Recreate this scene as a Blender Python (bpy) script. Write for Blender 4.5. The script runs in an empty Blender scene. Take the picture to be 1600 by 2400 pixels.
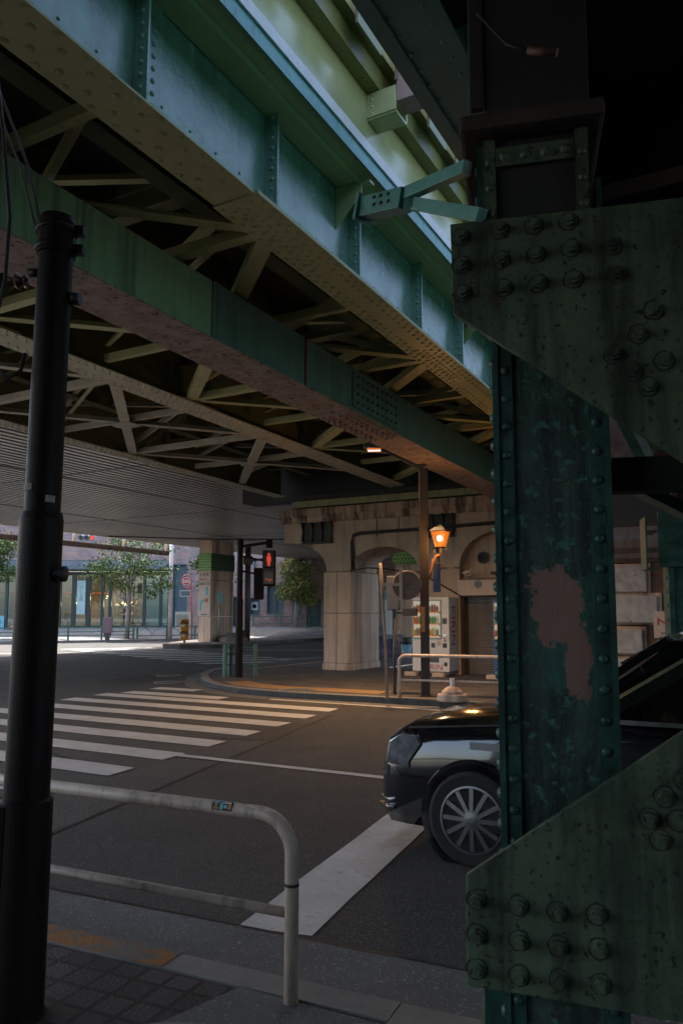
import bpy, bmesh, math, random
from mathutils import Vector, Matrix
random.seed(7)
C = bpy.context.scene.collection
SC = bpy.context.scene
RAD = math.radians
# ---------------------------------------------------------------- camera
F, PITCH, HZ, EYE = 1800.0, RAD(5.7), 1440.0, 1.75
VC = HZ - F * math.tan(PITCH)
cd = bpy.data.cameras.new('camera'); cam = bpy.data.objects.new('camera', cd); C.objects.link(cam)
cam.location = (0, 0, EYE); cam.rotation_euler = (RAD(90) + PITCH, 0, 0)
cd.sensor_fit = 'VERTICAL'; cd.sensor_height = 36; cd.lens = 36 * F / 2400
cd.shift_y = (VC - 1200) / 2400; cd.clip_start = 0.05; cd.clip_end = 900
SC.camera = cam
# ---------------------------------------------------------------- sky, sun, exposure
SUN = Vector((-0.38, 0.30, 0.87)).normalized()
w = bpy.data.worlds.new('World'); SC.world = w; w.use_nodes = True
wn = w.node_tree.nodes; wn.clear()
sky = wn.new('ShaderNodeTexSky'); sky.sky_type = 'NISHITA'; sky.sun_disc = False
sky.sun_elevation = math.asin(SUN.z); sky.sun_rotation = math.atan2(SUN.x, SUN.y)
sky.air_density = 1.0; sky.dust_density = 3.0; sky.ozone_density = .6
bg = wn.new('ShaderNodeBackground'); bg.inputs['Strength'].default_value = 0.15
wo = wn.new('ShaderNodeOutputWorld')
w.node_tree.links.new(sky.outputs[0], bg.inputs[0]); w.node_tree.links.new(bg.outputs[0], wo.inputs[0])
sl = bpy.data.lights.new('sun', 'SUN'); sl.energy = 3.4; sl.angle = RAD(0.5); sl.color = (1, .97, .92)
so = bpy.data.objects.new('sun', sl); C.objects.link(so)
so.rotation_euler = (-SUN).to_track_quat('-Z', 'Y').to_euler(); so.location = (0, 0, 40)
vs = SC.view_settings; vs.view_transform = 'Standard'; vs.look = 'None'; vs.gamma = 1; vs.exposure = 2.1; vs.use_curve_mapping = False
try:
    SC.cycles.use_denoising = True; SC.cycles.max_bounces = 10; SC.cycles.diffuse_bounces = 6
    SC.cycles.sample_clamp_indirect = 6; SC.cycles.caustics_reflective = False; SC.cycles.caustics_refractive = False
except Exception: pass

# ---------------------------------------------------------------- helpers
def ray(u, v):
    x = (u - 800) / F; y = (VC - v) / F; c, s = math.cos(PITCH), math.sin(PITCH)
    return Vector((x, c - s * y, s + c * y))
def at(u, v, Y):                         # the point of the photograph at a measured depth
    r = ray(u, v); return Vector((0, 0, EYE)) + r * (Y / r.y)
def gr(u, v, z=0.0):                     # the point of the photograph on a level of the ground
    r = ray(u, v); return Vector((0, 0, EYE)) + r * ((z - EYE) / r.z)
A = RAD(29); RZ = -A                     # the bridges run 29 degrees off the view
def B(r, s, z=0): return Vector((.8746 * r + .4848 * s, -.4848 * r + .8746 * s, z))

def link(o, parent=None):
    C.objects.link(o)
    if parent: o.parent = parent
    return o
def tag(o, label=None, cat=None, group=None, kind=None):
    if label: o['label'] = label
    if cat: o['category'] = cat
    if group: o['group'] = group
    if kind: o['kind'] = kind
    return o
def thing(name, label, cat, loc=(0, 0, 0), rz=0, group=None, rx=0):
    o = bpy.data.objects.new(name, None); o.empty_display_size = .2; C.objects.link(o)
    o.location = loc; o.rotation_euler = (rx, 0, rz); return tag(o, label, cat, group)
def copy_tree(o, parent=None):
    c = o.copy(); C.objects.link(c)
    if parent: c.parent = parent
    for ch in [x for x in C.objects if x.parent == o and x is not c]: copy_tree(ch, c)
    return c

class MB:
    def __init__(s): s.b = bmesh.new(); s.m = 0; s.sm = False
    def face(s, vs):
        try:
            f = s.b.faces.new(vs); f.material_index = s.m; f.smooth = s.sm; return f
        except ValueError: return None
    def hexa(s, p):                      # 8 points: bottom 4 ccw, top 4
        v = [s.b.verts.new(q) for q in p]
        for i in ((3, 2, 1, 0), (4, 5, 6, 7), (0, 1, 5, 4), (1, 2, 6, 5), (2, 3, 7, 6), (3, 0, 4, 7)): s.face([v[j] for j in i])
        return s
    def box(s, x0, x1, y0, y1, z0, z1):
        return s.hexa([(x0, y0, z0), (x1, y0, z0), (x1, y1, z0), (x0, y1, z0), (x0, y0, z1), (x1, y0, z1), (x1, y1, z1), (x0, y1, z1)])
    def bar(s, a, b, w, h, up=(0, 0, 1)):   # a straight bar, w across, h along up, centred
        a, b = Vector(a), Vector(b); d = (b - a).normalized(); up = Vector(up)
        x = d.cross(up)
        if x.length < 1e-4: x = d.cross(Vector((1, 0, 0)))
        x.normalize(); y = x.cross(d).normalized(); x *= w / 2; y *= h / 2
        return s.hexa([a - x - y, a + x - y, b + x - y, b - x - y, a - x + y, a + x + y, b + x + y, b - x + y])
    def tube(s, pts, r, n=10, cap=True):
        pts = [Vector(p) for p in pts]; R = r if isinstance(r, (list, tuple)) else [r] * len(pts)
        rings = []; ref = None; sm = s.sm
        for i, p in enumerate(pts):
            d = (pts[min(i + 1, len(pts) - 1)] - pts[max(i - 1, 0)]).normalized()
            if ref is None:
                ref = d.cross(Vector((0, 0, 1)))
                if ref.length < 1e-3: ref = Vector((1, 0, 0))
            ref = (ref - d * ref.dot(d)).normalized(); q = d.cross(ref)
            rings.append([s.b.verts.new(p + (ref * math.cos(t) + q * math.sin(t)) * R[i]) for t in [2 * math.pi * k / n for k in range(n)]])
        s.sm = True
        for a, b in zip(rings, rings[1:]):
            for k in range(n): s.face([a[k], a[(k + 1) % n], b[(k + 1) % n], b[k]])
        s.sm = sm
        if cap: s.face(rings[0][::-1]); s.face(rings[-1])
        return s
    def lathe(s, prof, c=(0, 0, 0), n=20, ax='z'):   # prof: (radius, height)
        rings = []
        for r, h in prof:
            rg = []
            for k in range(n):
                t = 2 * math.pi * k / n; x, y = r * math.cos(t), r * math.sin(t)
                p = (x, y, h) if ax == 'z' else ((x, -h, y) if ax == 'y' else (h, x, y))
                rg.append(s.b.verts.new((c[0] + p[0], c[1] + p[1], c[2] + p[2])))
            rings.append(rg)
        for a, b in zip(rings, rings[1:]):
            for k in range(n): s.face([a[k], a[(k + 1) % n], b[(k + 1) % n], b[k]])
        s.face(rings[0][::-1]); s.face(rings[-1]); return s
    def prism(s, poly, d0, d1, ax='y'):   # poly in the two other axes, run along ax
        def P(a, b, d): return {'y': (a, d, b), 'x': (d, a, b), 'z': (a, b, d)}[ax]
        v0 = [s.b.verts.new(P(a, b, d0)) for a, b in poly]; v1 = [s.b.verts.new(P(a, b, d1)) for a, b in poly]
        n = len(poly); s.face(v0); s.face(v1[::-1])
        for i in range(n): s.face([v0[i], v0[(i + 1) % n], v1[(i + 1) % n], v1[i]])
        return s
    def dome(s, p, nrm, r, n=8, h=.62):
        p, nrm = Vector(p), Vector(nrm).normalized()
        t = nrm.cross(Vector((0, 0, 1)))
        if t.length < 1e-3: t = Vector((1, 0, 0))
        t.normalize(); q = nrm.cross(t); rings = []; sm = s.sm; s.sm = True
        for f, e in ((1, 0), (.8, .6 * h / .62 * .62), (.45, .92 * h)):
            rings.append([s.b.verts.new(p + (t * math.cos(a) + q * math.sin(a)) * r * f + nrm * r * e) for a in [2 * math.pi * k / n for k in range(n)]])
        for a, b in zip(rings, rings[1:]):
            for k in range(n): s.face([a[k], a[(k + 1) % n], b[(k + 1) % n], b[k]])
        s.face(rings[-1]); s.sm = sm; return s
    def bolt(s, p, nrm, r):               # washer, hexagonal nut, bolt end
        p, nrm = Vector(p), Vector(nrm).normalized()
        t = nrm.cross(Vector((0, 0, 1)))
        if t.length < 1e-3: t = Vector((1, 0, 0))
        t.normalize(); q = nrm.cross(t)
        for n, rr, h0, h1 in ((14, 1.35, 0, .22), (6, 1.0, .22, 1.0), (10, .55, 1.0, 1.5)):
            a0 = random.random() * 6
            rg = [[s.b.verts.new(p + (t * math.cos(a0 + 2 * math.pi * k / n) + q * math.sin(a0 + 2 * math.pi * k / n)) * r * rr + nrm * r * h) for k in range(n)] for h in (h0, h1)]
            for k in range(n): s.face([rg[0][k], rg[0][(k + 1) % n], rg[1][(k + 1) % n], rg[1][k]])
            s.face(rg[1])
        return s
    def grime(s, p, nrm, r):              # irregular ring around a bolt: dirt with contact shade painted in
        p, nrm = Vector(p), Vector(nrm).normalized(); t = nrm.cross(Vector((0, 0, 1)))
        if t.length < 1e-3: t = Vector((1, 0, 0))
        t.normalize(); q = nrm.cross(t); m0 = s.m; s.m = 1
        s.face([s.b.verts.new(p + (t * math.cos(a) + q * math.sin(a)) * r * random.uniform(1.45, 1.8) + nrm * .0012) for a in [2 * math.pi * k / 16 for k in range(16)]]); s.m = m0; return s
    def ball(s, c, r, n=10, m=6, sq=(1, 1, 1)):
        sm = s.sm; s.sm = True
        rings = []
        for i in range(1, m):
            a = math.pi * i / m
            rings.append([s.b.verts.new((c[0] + sq[0] * r * math.sin(a) * math.cos(2 * math.pi * k / n), c[1] + sq[1] * r * math.sin(a) * math.sin(2 * math.pi * k / n), c[2] + sq[2] * r * math.cos(a))) for k in range(n)])
        for a, b in zip(rings, rings[1:]):
            for k in range(n): s.face([a[k], b[k], b[(k + 1) % n], a[(k + 1) % n]])
        s.face(rings[0]); s.face(rings[-1][::-1]); s.sm = sm; return s
    def obj(s, name, mats, parent=None, loc=None, rz=None, bevel=0, label=None):
        bmesh.ops.recalc_face_normals(s.b, faces=s.b.faces[:])
        if bevel:
            ed = [e for e in s.b.edges if len(e.link_faces) == 2 and e.calc_face_angle(0) > .6]
            bmesh.ops.bevel(s.b, geom=ed, offset=bevel, segments=2, profile=.6, affect='EDGES', clamp_overlap=True)
        bmesh.ops.triangulate(s.b, faces=[f for f in s.b.faces if len(f.verts) > 4])
        me = bpy.data.meshes.new(name); s.b.to_mesh(me); s.b.free()
        for m in (mats if isinstance(mats, (list, tuple)) else [mats]): me.materials.append(m)
        o = bpy.data.objects.new(name, me); link(o, parent)
        if loc is not None: o.location = loc
        if rz is not None: o.rotation_euler = (0, 0, rz)
        if label: o['label'] = label
        return o

def text(body, h, m, parent=None, loc=(0, 0, 0), rot=(RAD(90), 0, 0), name='lettering', ext=.002, sx=1, align='CENTER'):
    c = bpy.data.curves.new('txt', 'FONT'); c.body = body; c.size = h; c.extrude = ext; c.align_x = align; c.align_y = 'CENTER'; c.resolution_u = 3
    t = bpy.data.objects.new('txt', c); C.objects.link(t)
    me = bpy.data.meshes.new_from_object(t.evaluated_get(bpy.context.evaluated_depsgraph_get()))
    C.objects.unlink(t); bpy.data.objects.remove(t); bpy.data.curves.remove(c)
    me.materials.clear(); me.materials.append(m)
    o = bpy.data.objects.new(name, me); link(o, parent); o.location = loc; o.rotation_euler = rot; o.scale = (sx, 1, 1); return o

# ---------------------------------------------------------------- materials
def mat(name, c1, c2=None, scale=3, rough=.6, metal=0, bump=0, bscale=40, streak=None, rust=None, speck=None, spec=.5, rvar=.12, coat=0, world=False):
    m = bpy.data.materials.new(name); m.use_nodes = True; nt = m.node_tree; N = nt.nodes; L = nt.links
    p = N['Principled BSDF']; p.inputs['Roughness'].default_value = rough; p.inputs['Metallic'].default_value = metal
    p.inputs['Specular IOR Level'].default_value = spec
    if coat: p.inputs['Coat Weight'].default_value = coat; p.inputs['Coat Roughness'].default_value = .05
    tc = N.new('ShaderNodeTexCoord'); co = tc.outputs['Object']
    if world: g = N.new('ShaderNodeNewGeometry'); co = g.outputs['Position']
    def noise(sc, det=5, ro=.6, vec=None, dist=0):
        n = N.new('ShaderNodeTexNoise'); n.inputs['Scale'].default_value = sc; n.inputs['Detail'].default_value = det; n.inputs['Roughness'].default_value = ro
        n.inputs['Distortion'].default_value = dist; L.new(vec or co, n.inputs['Vector']); return n.outputs['Fac']
    def ramp(fac, a, b):
        r = N.new('ShaderNodeMapRange'); r.inputs[1].default_value = a; r.inputs[2].default_value = b; L.new(fac, r.inputs[0]); return r.outputs[0]
    def mix(fac, a, b, amt=1.0):
        x = N.new('ShaderNodeMix'); x.data_type = 'RGBA'
        if amt < 1:
            q = N.new('ShaderNodeMath'); q.operation = 'MULTIPLY'; q.inputs[1].default_value = amt; L.new(fac, q.inputs[0]); fac = q.outputs[0]
        L.new(fac, x.inputs[0])
        for i, v in ((6, a), (7, b)):
            if isinstance(v, tuple): x.inputs[i].default_value = (*v, 1)
            else: L.new(v, x.inputs[i])
        return x.outputs[2]
    if c2 is None: c2 = tuple(v * .78 for v in c1)
    col = mix(ramp(noise(scale), .35, .65), c1, c2)
    col = mix(ramp(noise(scale * 9, 4), .4, .75), col, tuple(v * .7 for v in c1), .5)
    if streak:
        mp = N.new('ShaderNodeMapping'); mp.inputs['Scale'].default_value = (streak[2], streak[2], streak[3] if len(streak) > 3 else .35); L.new(co, mp.inputs[0])
        col = mix(ramp(noise(1, 4, .65, mp.outputs[0]), streak[4] if len(streak) > 4 else .48, streak[5] if len(streak) > 5 else .72), col, streak[0], streak[1])
    rf = None
    if rust: rf = ramp(noise(rust[1], 8, .7, None, .6), rust[2], rust[2] + .06); col = mix(rf, col, rust[0], rust[3] if len(rust) > 3 else 1)
    if speck: col = mix(ramp(noise(speck[1], 2), speck[2], speck[2] + .08), col, speck[0])
    L.new(col, p.inputs['Base Color'])
    rr = N.new('ShaderNodeMapRange'); rr.inputs[3].default_value = max(.03, rough - rvar); rr.inputs[4].default_value = min(1, rough + rvar); L.new(noise(scale * 3, 4), rr.inputs[0]); L.new(rr.outputs[0], p.inputs['Roughness'])
    if bump:
        bp = N.new('ShaderNodeBump'); bp.inputs['Strength'].default_value = bump; bp.inputs['Distance'].default_value = .01
        L.new(noise(bscale, 5, .65), bp.inputs['Height']); L.new(bp.outputs[0], p.inputs['Normal'])
    return m
def brick(name, cols, mortar, bw, bh, msize=.008, axes='xz', rough=.8, bump=.5, offset=.5, bias=0, dirt=.5, ms=.02, var=None):
    m = bpy.data.materials.new(name); m.use_nodes = True; nt = m.node_tree; N = nt.nodes; L = nt.links; p = N['Principled BSDF']
    tc = N.new('ShaderNodeTexCoord'); sp = N.new('ShaderNodeSeparateXYZ'); cb = N.new('ShaderNodeCombineXYZ'); L.new(tc.outputs['Object'], sp.inputs[0])
    L.new(sp.outputs['XYZ'.index(axes[0].upper())], cb.inputs[0]); L.new(sp.outputs['XYZ'.index(axes[1].upper())], cb.inputs[1])
    b = N.new('ShaderNodeTexBrick'); b.offset = offset; b.inputs['Scale'].default_value = 1; b.inputs['Brick Width'].default_value = bw; b.inputs['Row Height'].default_value = bh
    b.inputs['Mortar Size'].default_value = msize; b.inputs['Mortar Smooth'].default_value = .15; b.inputs['Bias'].default_value = bias
    b.inputs['Color1'].default_value = (*cols[0], 1); b.inputs['Color2'].default_value = (*cols[1], 1); b.inputs['Mortar'].default_value = (*mortar, 1)
    L.new(cb.outputs[0], b.inputs['Vector'])
    n = N.new('ShaderNodeTexNoise'); n.inputs['Scale'].default_value = 1.3; n.inputs['Detail'].default_value = 7; L.new(tc.outputs['Object'], n.inputs['Vector'])
    r = N.new('ShaderNodeMapRange'); r.inputs[1].default_value = .3; r.inputs[2].default_value = .7; r.inputs[3].default_value = 1 - dirt; r.inputs[4].default_value = 1.15; L.new(n.outputs[0], r.inputs[0])
    x = N.new('ShaderNodeMix'); x.data_type = 'RGBA'; x.blend_type = 'MULTIPLY'; x.inputs[0].default_value = 1; L.new(b.outputs['Color'], x.inputs[6]); L.new(r.outputs[0], x.inputs[7])
    L.new(x.outputs[2], p.inputs['Base Color']); p.inputs['Roughness'].default_value = rough
    if bump:
        n2 = N.new('ShaderNodeTexNoise'); n2.inputs['Scale'].default_value = 60; n2.inputs['Detail'].default_value = 4; L.new(tc.outputs['Object'], n2.inputs['Vector'])
        ma = N.new('ShaderNodeMath'); ma.operation = 'MULTIPLY_ADD'; ma.inputs[1].default_value = -1; L.new(b.outputs['Fac'], ma.inputs[0])
        mb2 = N.new('ShaderNodeMath'); mb2.operation = 'MULTIPLY'; mb2.inputs[1].default_value = .35; L.new(n2.outputs[0], mb2.inputs[0]); L.new(mb2.outputs[0], ma.inputs[2])
        bp = N.new('ShaderNodeBump'); bp.inputs['Strength'].default_value = bump; bp.inputs['Distance'].default_value = ms; L.new(ma.outputs[0], bp.inputs['Height']); L.new(bp.outputs[0], p.inputs['Normal'])
    return m
def emit(name, col, st):
    m = bpy.data.materials.new(name); m.use_nodes = True; p = m.node_tree.nodes['Principled BSDF']
    p.inputs['Base Color'].default_value = (*[c * .12 for c in col], 1); p.inputs['Emission Color'].default_value = (*col, 1); p.inputs['Emission Strength'].default_value = st; return m
def glass(name, col=(.8, .9, .9), rough=.03, alpha=.25):
    m = bpy.data.materials.new(name); m.use_nodes = True; nt = m.node_tree; N = nt.nodes; L = nt.links; N.remove(N['Principled BSDF'])
    t = N.new('ShaderNodeBsdfTransparent'); t.inputs[0].default_value = (*col, 1); g = N.new('ShaderNodeBsdfGlossy'); g.inputs['Roughness'].default_value = rough
    fr = N.new('ShaderNodeFresnel'); fr.inputs[0].default_value = 1.45; ad = N.new('ShaderNodeMath'); ad.operation = 'ADD'; ad.inputs[1].default_value = alpha * .3; ad.use_clamp = True; L.new(fr.outputs[0], ad.inputs[0])
    mx = N.new('ShaderNodeMixShader'); L.new(ad.outputs[0], mx.inputs[0]); L.new(t.outputs[0], mx.inputs[1]); L.new(g.outputs[0], mx.inputs[2]); L.new(mx.outputs[0], N['Material Output'].inputs[0]); return m

M = {}
RUST = (.12, .045, .02)
M['web'] = mat('teal_web_paint', (.25, .40, .31), (.19, .32, .26), 1.6, .26, bump=.5, bscale=9, streak=((.09, .13, .11), .55, 5, .5), rust=(RUST, 11, .67), speck=((.10, .15, .12), 30, .68), spec=.8, rvar=.08)
M['olive'] = mat('olive_flange_paint', (.46, .48, .24), (.36, .38, .19), 2, .42, bump=.12, bscale=25, rust=(RUST, 4, .70, .8))
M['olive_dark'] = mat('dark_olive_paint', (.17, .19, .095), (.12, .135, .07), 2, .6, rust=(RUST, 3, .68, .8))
M['greybrace'] = mat('grey_olive_paint', (.52, .51, .39), (.40, .40, .31), 3, .55, bump=.1, rust=(RUST, 5, .68, .9))
M['boxgreen'] = mat('green_box_paint', (.26, .44, .25), (.20, .36, .20), 1.5, .45, bump=.1, bscale=20, streak=((.03, .055, .03), .85, 9, .25, .5), rust=((.14, .045, .02), 3.5, .66))
M['boxdark'] = mat('dark_green_box_paint', (.12, .21, .15), (.09, .165, .12), 1.5, .45, bump=.1, bscale=20, streak=((.02, .035, .025), .6, 8, .3), rust=((.16, .05, .02), 5, .67))
M['boxunder'] = mat('blistered_underside', (.36, .29, .26), (.22, .16, .14), 5, .8, bump=.9, bscale=22, rust=((.16, .06, .03), 7, .56), speck=((.03, .025, .025), 16, .62))
M['teal'] = mat('teal_girder_paint', (.09, .26, .25), (.065, .20, .20), 2, .45, bump=.1, rust=(RUST, 6, .72))
M['tealbright'] = mat('turquoise_bracket_paint', (.13, .36, .33), (.10, .29, .27), 4, .45, bump=.15, streak=((.03, .08, .09), .7, 14, 6, .56))
M['column'] = mat('worn_green_column_paint', (.055, .115, .082), (.025, .058, .045), 5, .5, bump=.8, bscale=34, streak=((.010, .020, .016), .8, 16, 1.2, .44, .62), rust=((.035, .022, .016), 16, .59), speck=((.05, .18, .14), 19, .57))
M['columnedge'] = mat('green_angle_paint', (.032, .11, .085), (.014, .045, .037), 7, .42, bump=.5, rust=((.022, .022, .016), 18, .59))
M['gusset'] = mat('gusset_plate_paint', (.12, .17, .10), (.065, .10, .062), 3, .45, bump=.7, bscale=28, streak=((.018, .026, .018), .85, 6, .7, .46, .64), rust=((.055, .028, .016), 7, .62, .8), speck=((.02, .026, .02), 34, .60))
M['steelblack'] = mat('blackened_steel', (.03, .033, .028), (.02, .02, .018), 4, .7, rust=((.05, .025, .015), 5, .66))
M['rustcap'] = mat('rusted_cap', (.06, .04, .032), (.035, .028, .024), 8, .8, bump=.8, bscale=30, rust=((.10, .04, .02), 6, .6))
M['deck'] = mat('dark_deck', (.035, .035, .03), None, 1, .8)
M['asphalt'] = mat('asphalt', (.044, .037, .033), (.024, .021, .020), .6, .8, bump=1, bscale=95, speck=((.12, .115, .105), 75, .57), world=True)
M['asphalt_old'] = mat('worn_asphalt', (.064, .057, .050), (.036, .033, .031), .7, .85, bump=1.0, bscale=45, speck=((.15, .14, .125), 42, .55), world=True)
M['gutter'] = mat('gutter_concrete', (.14, .135, .13), (.10, .098, .095), 1.5, .85, bump=1, bscale=60, speck=((.34, .33, .31), 60, .62), world=True)
M['white_line'] = mat('road_marking_paint', (.60, .58, .55), (.47, .455, .43), 2.5, .7, bump=.4, bscale=80, rust=((.16, .155, .14), 14, .60, .6), world=True)
M['sunlit'] = M['gutter']
M['kerb'] = mat('kerb_stone', (.24, .225, .20), (.17, .16, .145), 3, .85, bump=.5, bscale=60, rust=((.11, .10, .09), 7, .62, .7))
M['kerb_yellow'] = mat('kerb_worn_yellow', (.30, .125, .025), (.22, .105, .035), 4, .85, bump=.8, bscale=60, rust=((.13, .115, .10), 7, .49))
M['paver'] = brick('dark_square_pavers', ((.095, .072, .070), (.038, .031, .033)), (.016, .015, .014), .150, .150, .014, 'xy', .75, 1, 0, -.1, .65, .03)
M['paver_far'] = brick('far_block_paving', ((.085, .075, .075), (.19, .175, .165)), (.05, .045, .045), .21, .105, .006, 'xy', .8, .5, .5, -.55, .4, .01)
M['paver_pale'] = brick('pale_paving', ((.20, .20, .195), (.165, .165, .16)), (.10, .10, .10), .4, .4, .01, 'xy', .85, .3, .5, 0, .3, .01)
M['paver_ramp'] = brick('grey_block_slope', ((.30, .30, .29), (.22, .22, .215)), (.10, .10, .10), .45, .22, .025, 'xy', .9, .8, .5, 0, .4, .02)
M['tactile'] = mat('tactile_yellow', (.34, .21, .10), (.25, .15, .07), 6, .8, bump=1, bscale=35)
M['concrete'] = mat('stained_concrete', (.50, .37, .275), (.38, .275, .20), 1.2, .85, bump=.25, bscale=35, streak=((.075, .045, .028), .95, 3.4, .2, .43, .60), rust=((.10, .07, .05), 2.5, .66, .6))
M['concrete_mid'] = mat('pier_concrete', (.60, .44, .33), (.47, .345, .255), .9, .85, bump=.2, bscale=40, streak=((.13, .08, .05), .75, 2.6, .14, .46, .66))
M['concrete_dark'] = mat('weathered_concrete', (.20, .17, .15), (.15, .125, .11), .8, .9, bump=.2, streak=((.05, .035, .03), .8, 3, .2, .5))
M['crack'] = mat('dark_joint', (.03, .02, .017), None, 4, .9)
M['slat'] = mat('aluminium_soffit', (.48, .44, .41), (.36, .33, .31), .25, .34, metal=.25, streak=((.22, .21, .20), .5, .3, .3))
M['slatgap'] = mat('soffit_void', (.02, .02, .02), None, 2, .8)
M['polepaint'] = mat('dark_brown_pole_paint', (.014, .010, .009), (.010, .008, .007), 5, .5, bump=.08, rvar=.08, spec=.1)
M['postbrown'] = mat('brown_lamp_post', (.045, .034, .03), (.03, .024, .022), 5, .5, rust=((.09, .04, .02), 6, .66, .6))
M['railwhite'] = mat('cream_rail_paint', (.64, .51, .42), (.50, .39, .32), 7, .42, bump=.15, rust=((.16, .085, .045), 17, .69), streak=((.26, .20, .16), .7, 22, 3, .50, .66))
M['black'] = mat('black_plastic', (.015, .015, .015), None, 5, .5)
M['rubber'] = mat('tyre_rubber', (.018, .018, .018), None, 10, .85)
M['cable'] = mat('black_cable', (.015, .013, .012), None, 5, .6)
M['white'] = mat('white_enamel', (.66, .64, .60), (.58, .55, .52), 4, .4)
M['red'] = mat('red_enamel', (.42, .045, .03), None, 5, .4)
M['redlet'] = mat('red_lettering', (.42, .05, .03), None, 5, .5)
M['blacklet'] = mat('black_lettering', (.02, .02, .02), None, 5, .6)
M['orange'] = mat('orange_yellow_paint', (.55, .24, .02), (.42, .17, .02), 5, .5)
M['bluepaint'] = mat('blue_paint', (.03, .07, .22), None, 5, .4)
M['sky'] = mat('pale_blue_panel', (.18, .45, .50), None, 2, .45)
M['greenrail'] = mat('green_rail_paint', (.07, .17, .13), (.05, .13, .10), 5, .45)
M['grey'] = mat('grey_metal', (.25, .25, .25), None, 5, .5, metal=.3)
M['greydark'] = mat('dark_grey_metal', (.07, .07, .072), None, 5, .5)
M['chrome'] = mat('chrome_trim', (.75, .75, .75), None, 5, .15, metal=1)
M['carblack'] = mat('black_car_paint', (.008, .008, .011), (.004, .004, .006), 2, .14, coat=1, rvar=.03)
M['carglass'] = glass('dark_car_glass', (.10, .13, .16), .02, .3)
M['clearglass'] = glass('shop_glass', (.72, .86, .86), .02, .25)
M['lens'] = glass('headlight_lens', (.85, .88, .9), .05, .5)
M['bark'] = mat('pale_bark', (.30, .27, .25), (.20, .18, .165), 6, .9, bump=.6, bscale=25)
M['leaf'] = mat('leaf_mixed', (.095, .15, .05), (.05, .09, .03), 1.5, .85, speck=((.22, .18, .05), 2.2, .58), spec=.12)
M['leaf2'] = mat('leaf_yellowing', (.22, .24, .08), (.13, .17, .06), 1.2, .85, speck=((.40, .32, .10), 2.0, .55), spec=.12)
M['facade'] = brick('brown_brick_tiles', ((.42, .25, .20), (.25, .20, .205)), (.27, .21, .19), .42, .14, .012, 'xz', .75, .4, .5, 0, .25, .01)
M['tealpanel'] = mat('slate_blue_panel', (.10, .15, .17), (.085, .13, .15), 1, .5)
M['canopy'] = mat('slate_canopy', (.12, .15, .17), None, 1, .5)
M['mullion'] = mat('dark_green_mullion', (.025, .05, .05), None, 4, .4)
M['curtain'] = mat('pale_blind', (.50, .68, .66), (.44, .60, .58), .5, .8)
M['interior'] = mat('shop_interior', (.42, .34, .28), (.30, .23, .19), .8, .8)
M['wood'] = mat('shop_wood', (.38, .20, .10), (.26, .14, .07), 3, .6)
M['shutter'] = mat('shutter_steel', (.22, .19, .165), (.17, .145, .125), 1.5, .5, streak=((.08, .06, .05), .5, 4, .4), metal=.2)
M['quoin'] = mat('white_quoin_stone', (.42, .41, .40), (.26, .255, .25), 5, .9, bump=1, bscale=14, rust=((.10, .085, .075), 4, .62), speck=((.12, .11, .10), 22, .68))
M['redbrick'] = brick('dark_red_brick', ((.11, .05, .038), (.17, .08, .06)), (.10, .08, .07), .23, .075, .01, 'xz', .85, .5, .5, 0, .6, .01)
M['crateblue'] = mat('indigo_crate', (.05, .04, .13), None, 5, .5)
M['crategreen'] = mat('green_crate', (.03, .14, .07), None, 5, .5)
M['bin'] = mat('pale_blue_bin', (.22, .42, .50), None, 5, .5)
M['sign_beige'] = mat('beige_signboard', (.50, .40, .33), (.46, .36, .30), 1, .7)
M['netgreen'] = brick('green_mesh_panel', ((.02, .035, .02), (.02, .035, .02)), (.17, .33, .08), .16, .16, .05, 'xz', .6, .3, .5, 0, .2)
M['netdark'] = mat('dark_green_mesh', (.03, .07, .025), (.02, .045, .015), 6, .7, bump=.8, bscale=30)
M['lampglow'] = emit('lantern_glow', (1.0, .22, .01), .15)
M['bulb'] = emit('lantern_bulb', (.55, .90, 1.0), .3)
M['tubeglow'] = emit('street_lamp_glow', (.75, .88, 1.0), .35)
M['orangeglow'] = emit('sodium_rim', (1.0, .20, .02), .18)
M['redman'] = emit('red_signal', (1.0, .09, .04), .13)
M['redlamp'] = emit('red_traffic_lamp', (1.0, .08, .05), .28)
M['greenlamp'] = emit('green_traffic_lamp', (.02, .7, .4), .2)
M['shopglow'] = emit('shop_bulb', (1.0, .5, .18), .8)
M['vendlight'] = emit('vending_backlight', (.9, .8, .6), .09)
LAMP_E, LANT_E = 58, 9
M['headl'] = mat('headlight_silver', (.55, .56, .58), (.40, .41, .43), 12, .16, metal=.5, coat=1)
M['grime'] = mat('bolt_grime_shade', (.032, .038, .028), (.04, .036, .026), 30, .8)
M['headl'] = mat('headlight_silver', (.30, .31, .33), (.12, .125, .13), 14, .14, metal=.5, coat=1)
M['concrete_wall'] = mat('stained_wall_concrete', (.50, .38, .285), (.37, .275, .205), 1.4, .85, bump=.3, bscale=30, streak=((.10, .06, .04), .75, 1.9, .22, .50, .68), rust=((.13, .09, .065), 2.2, .62, .6))

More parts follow.
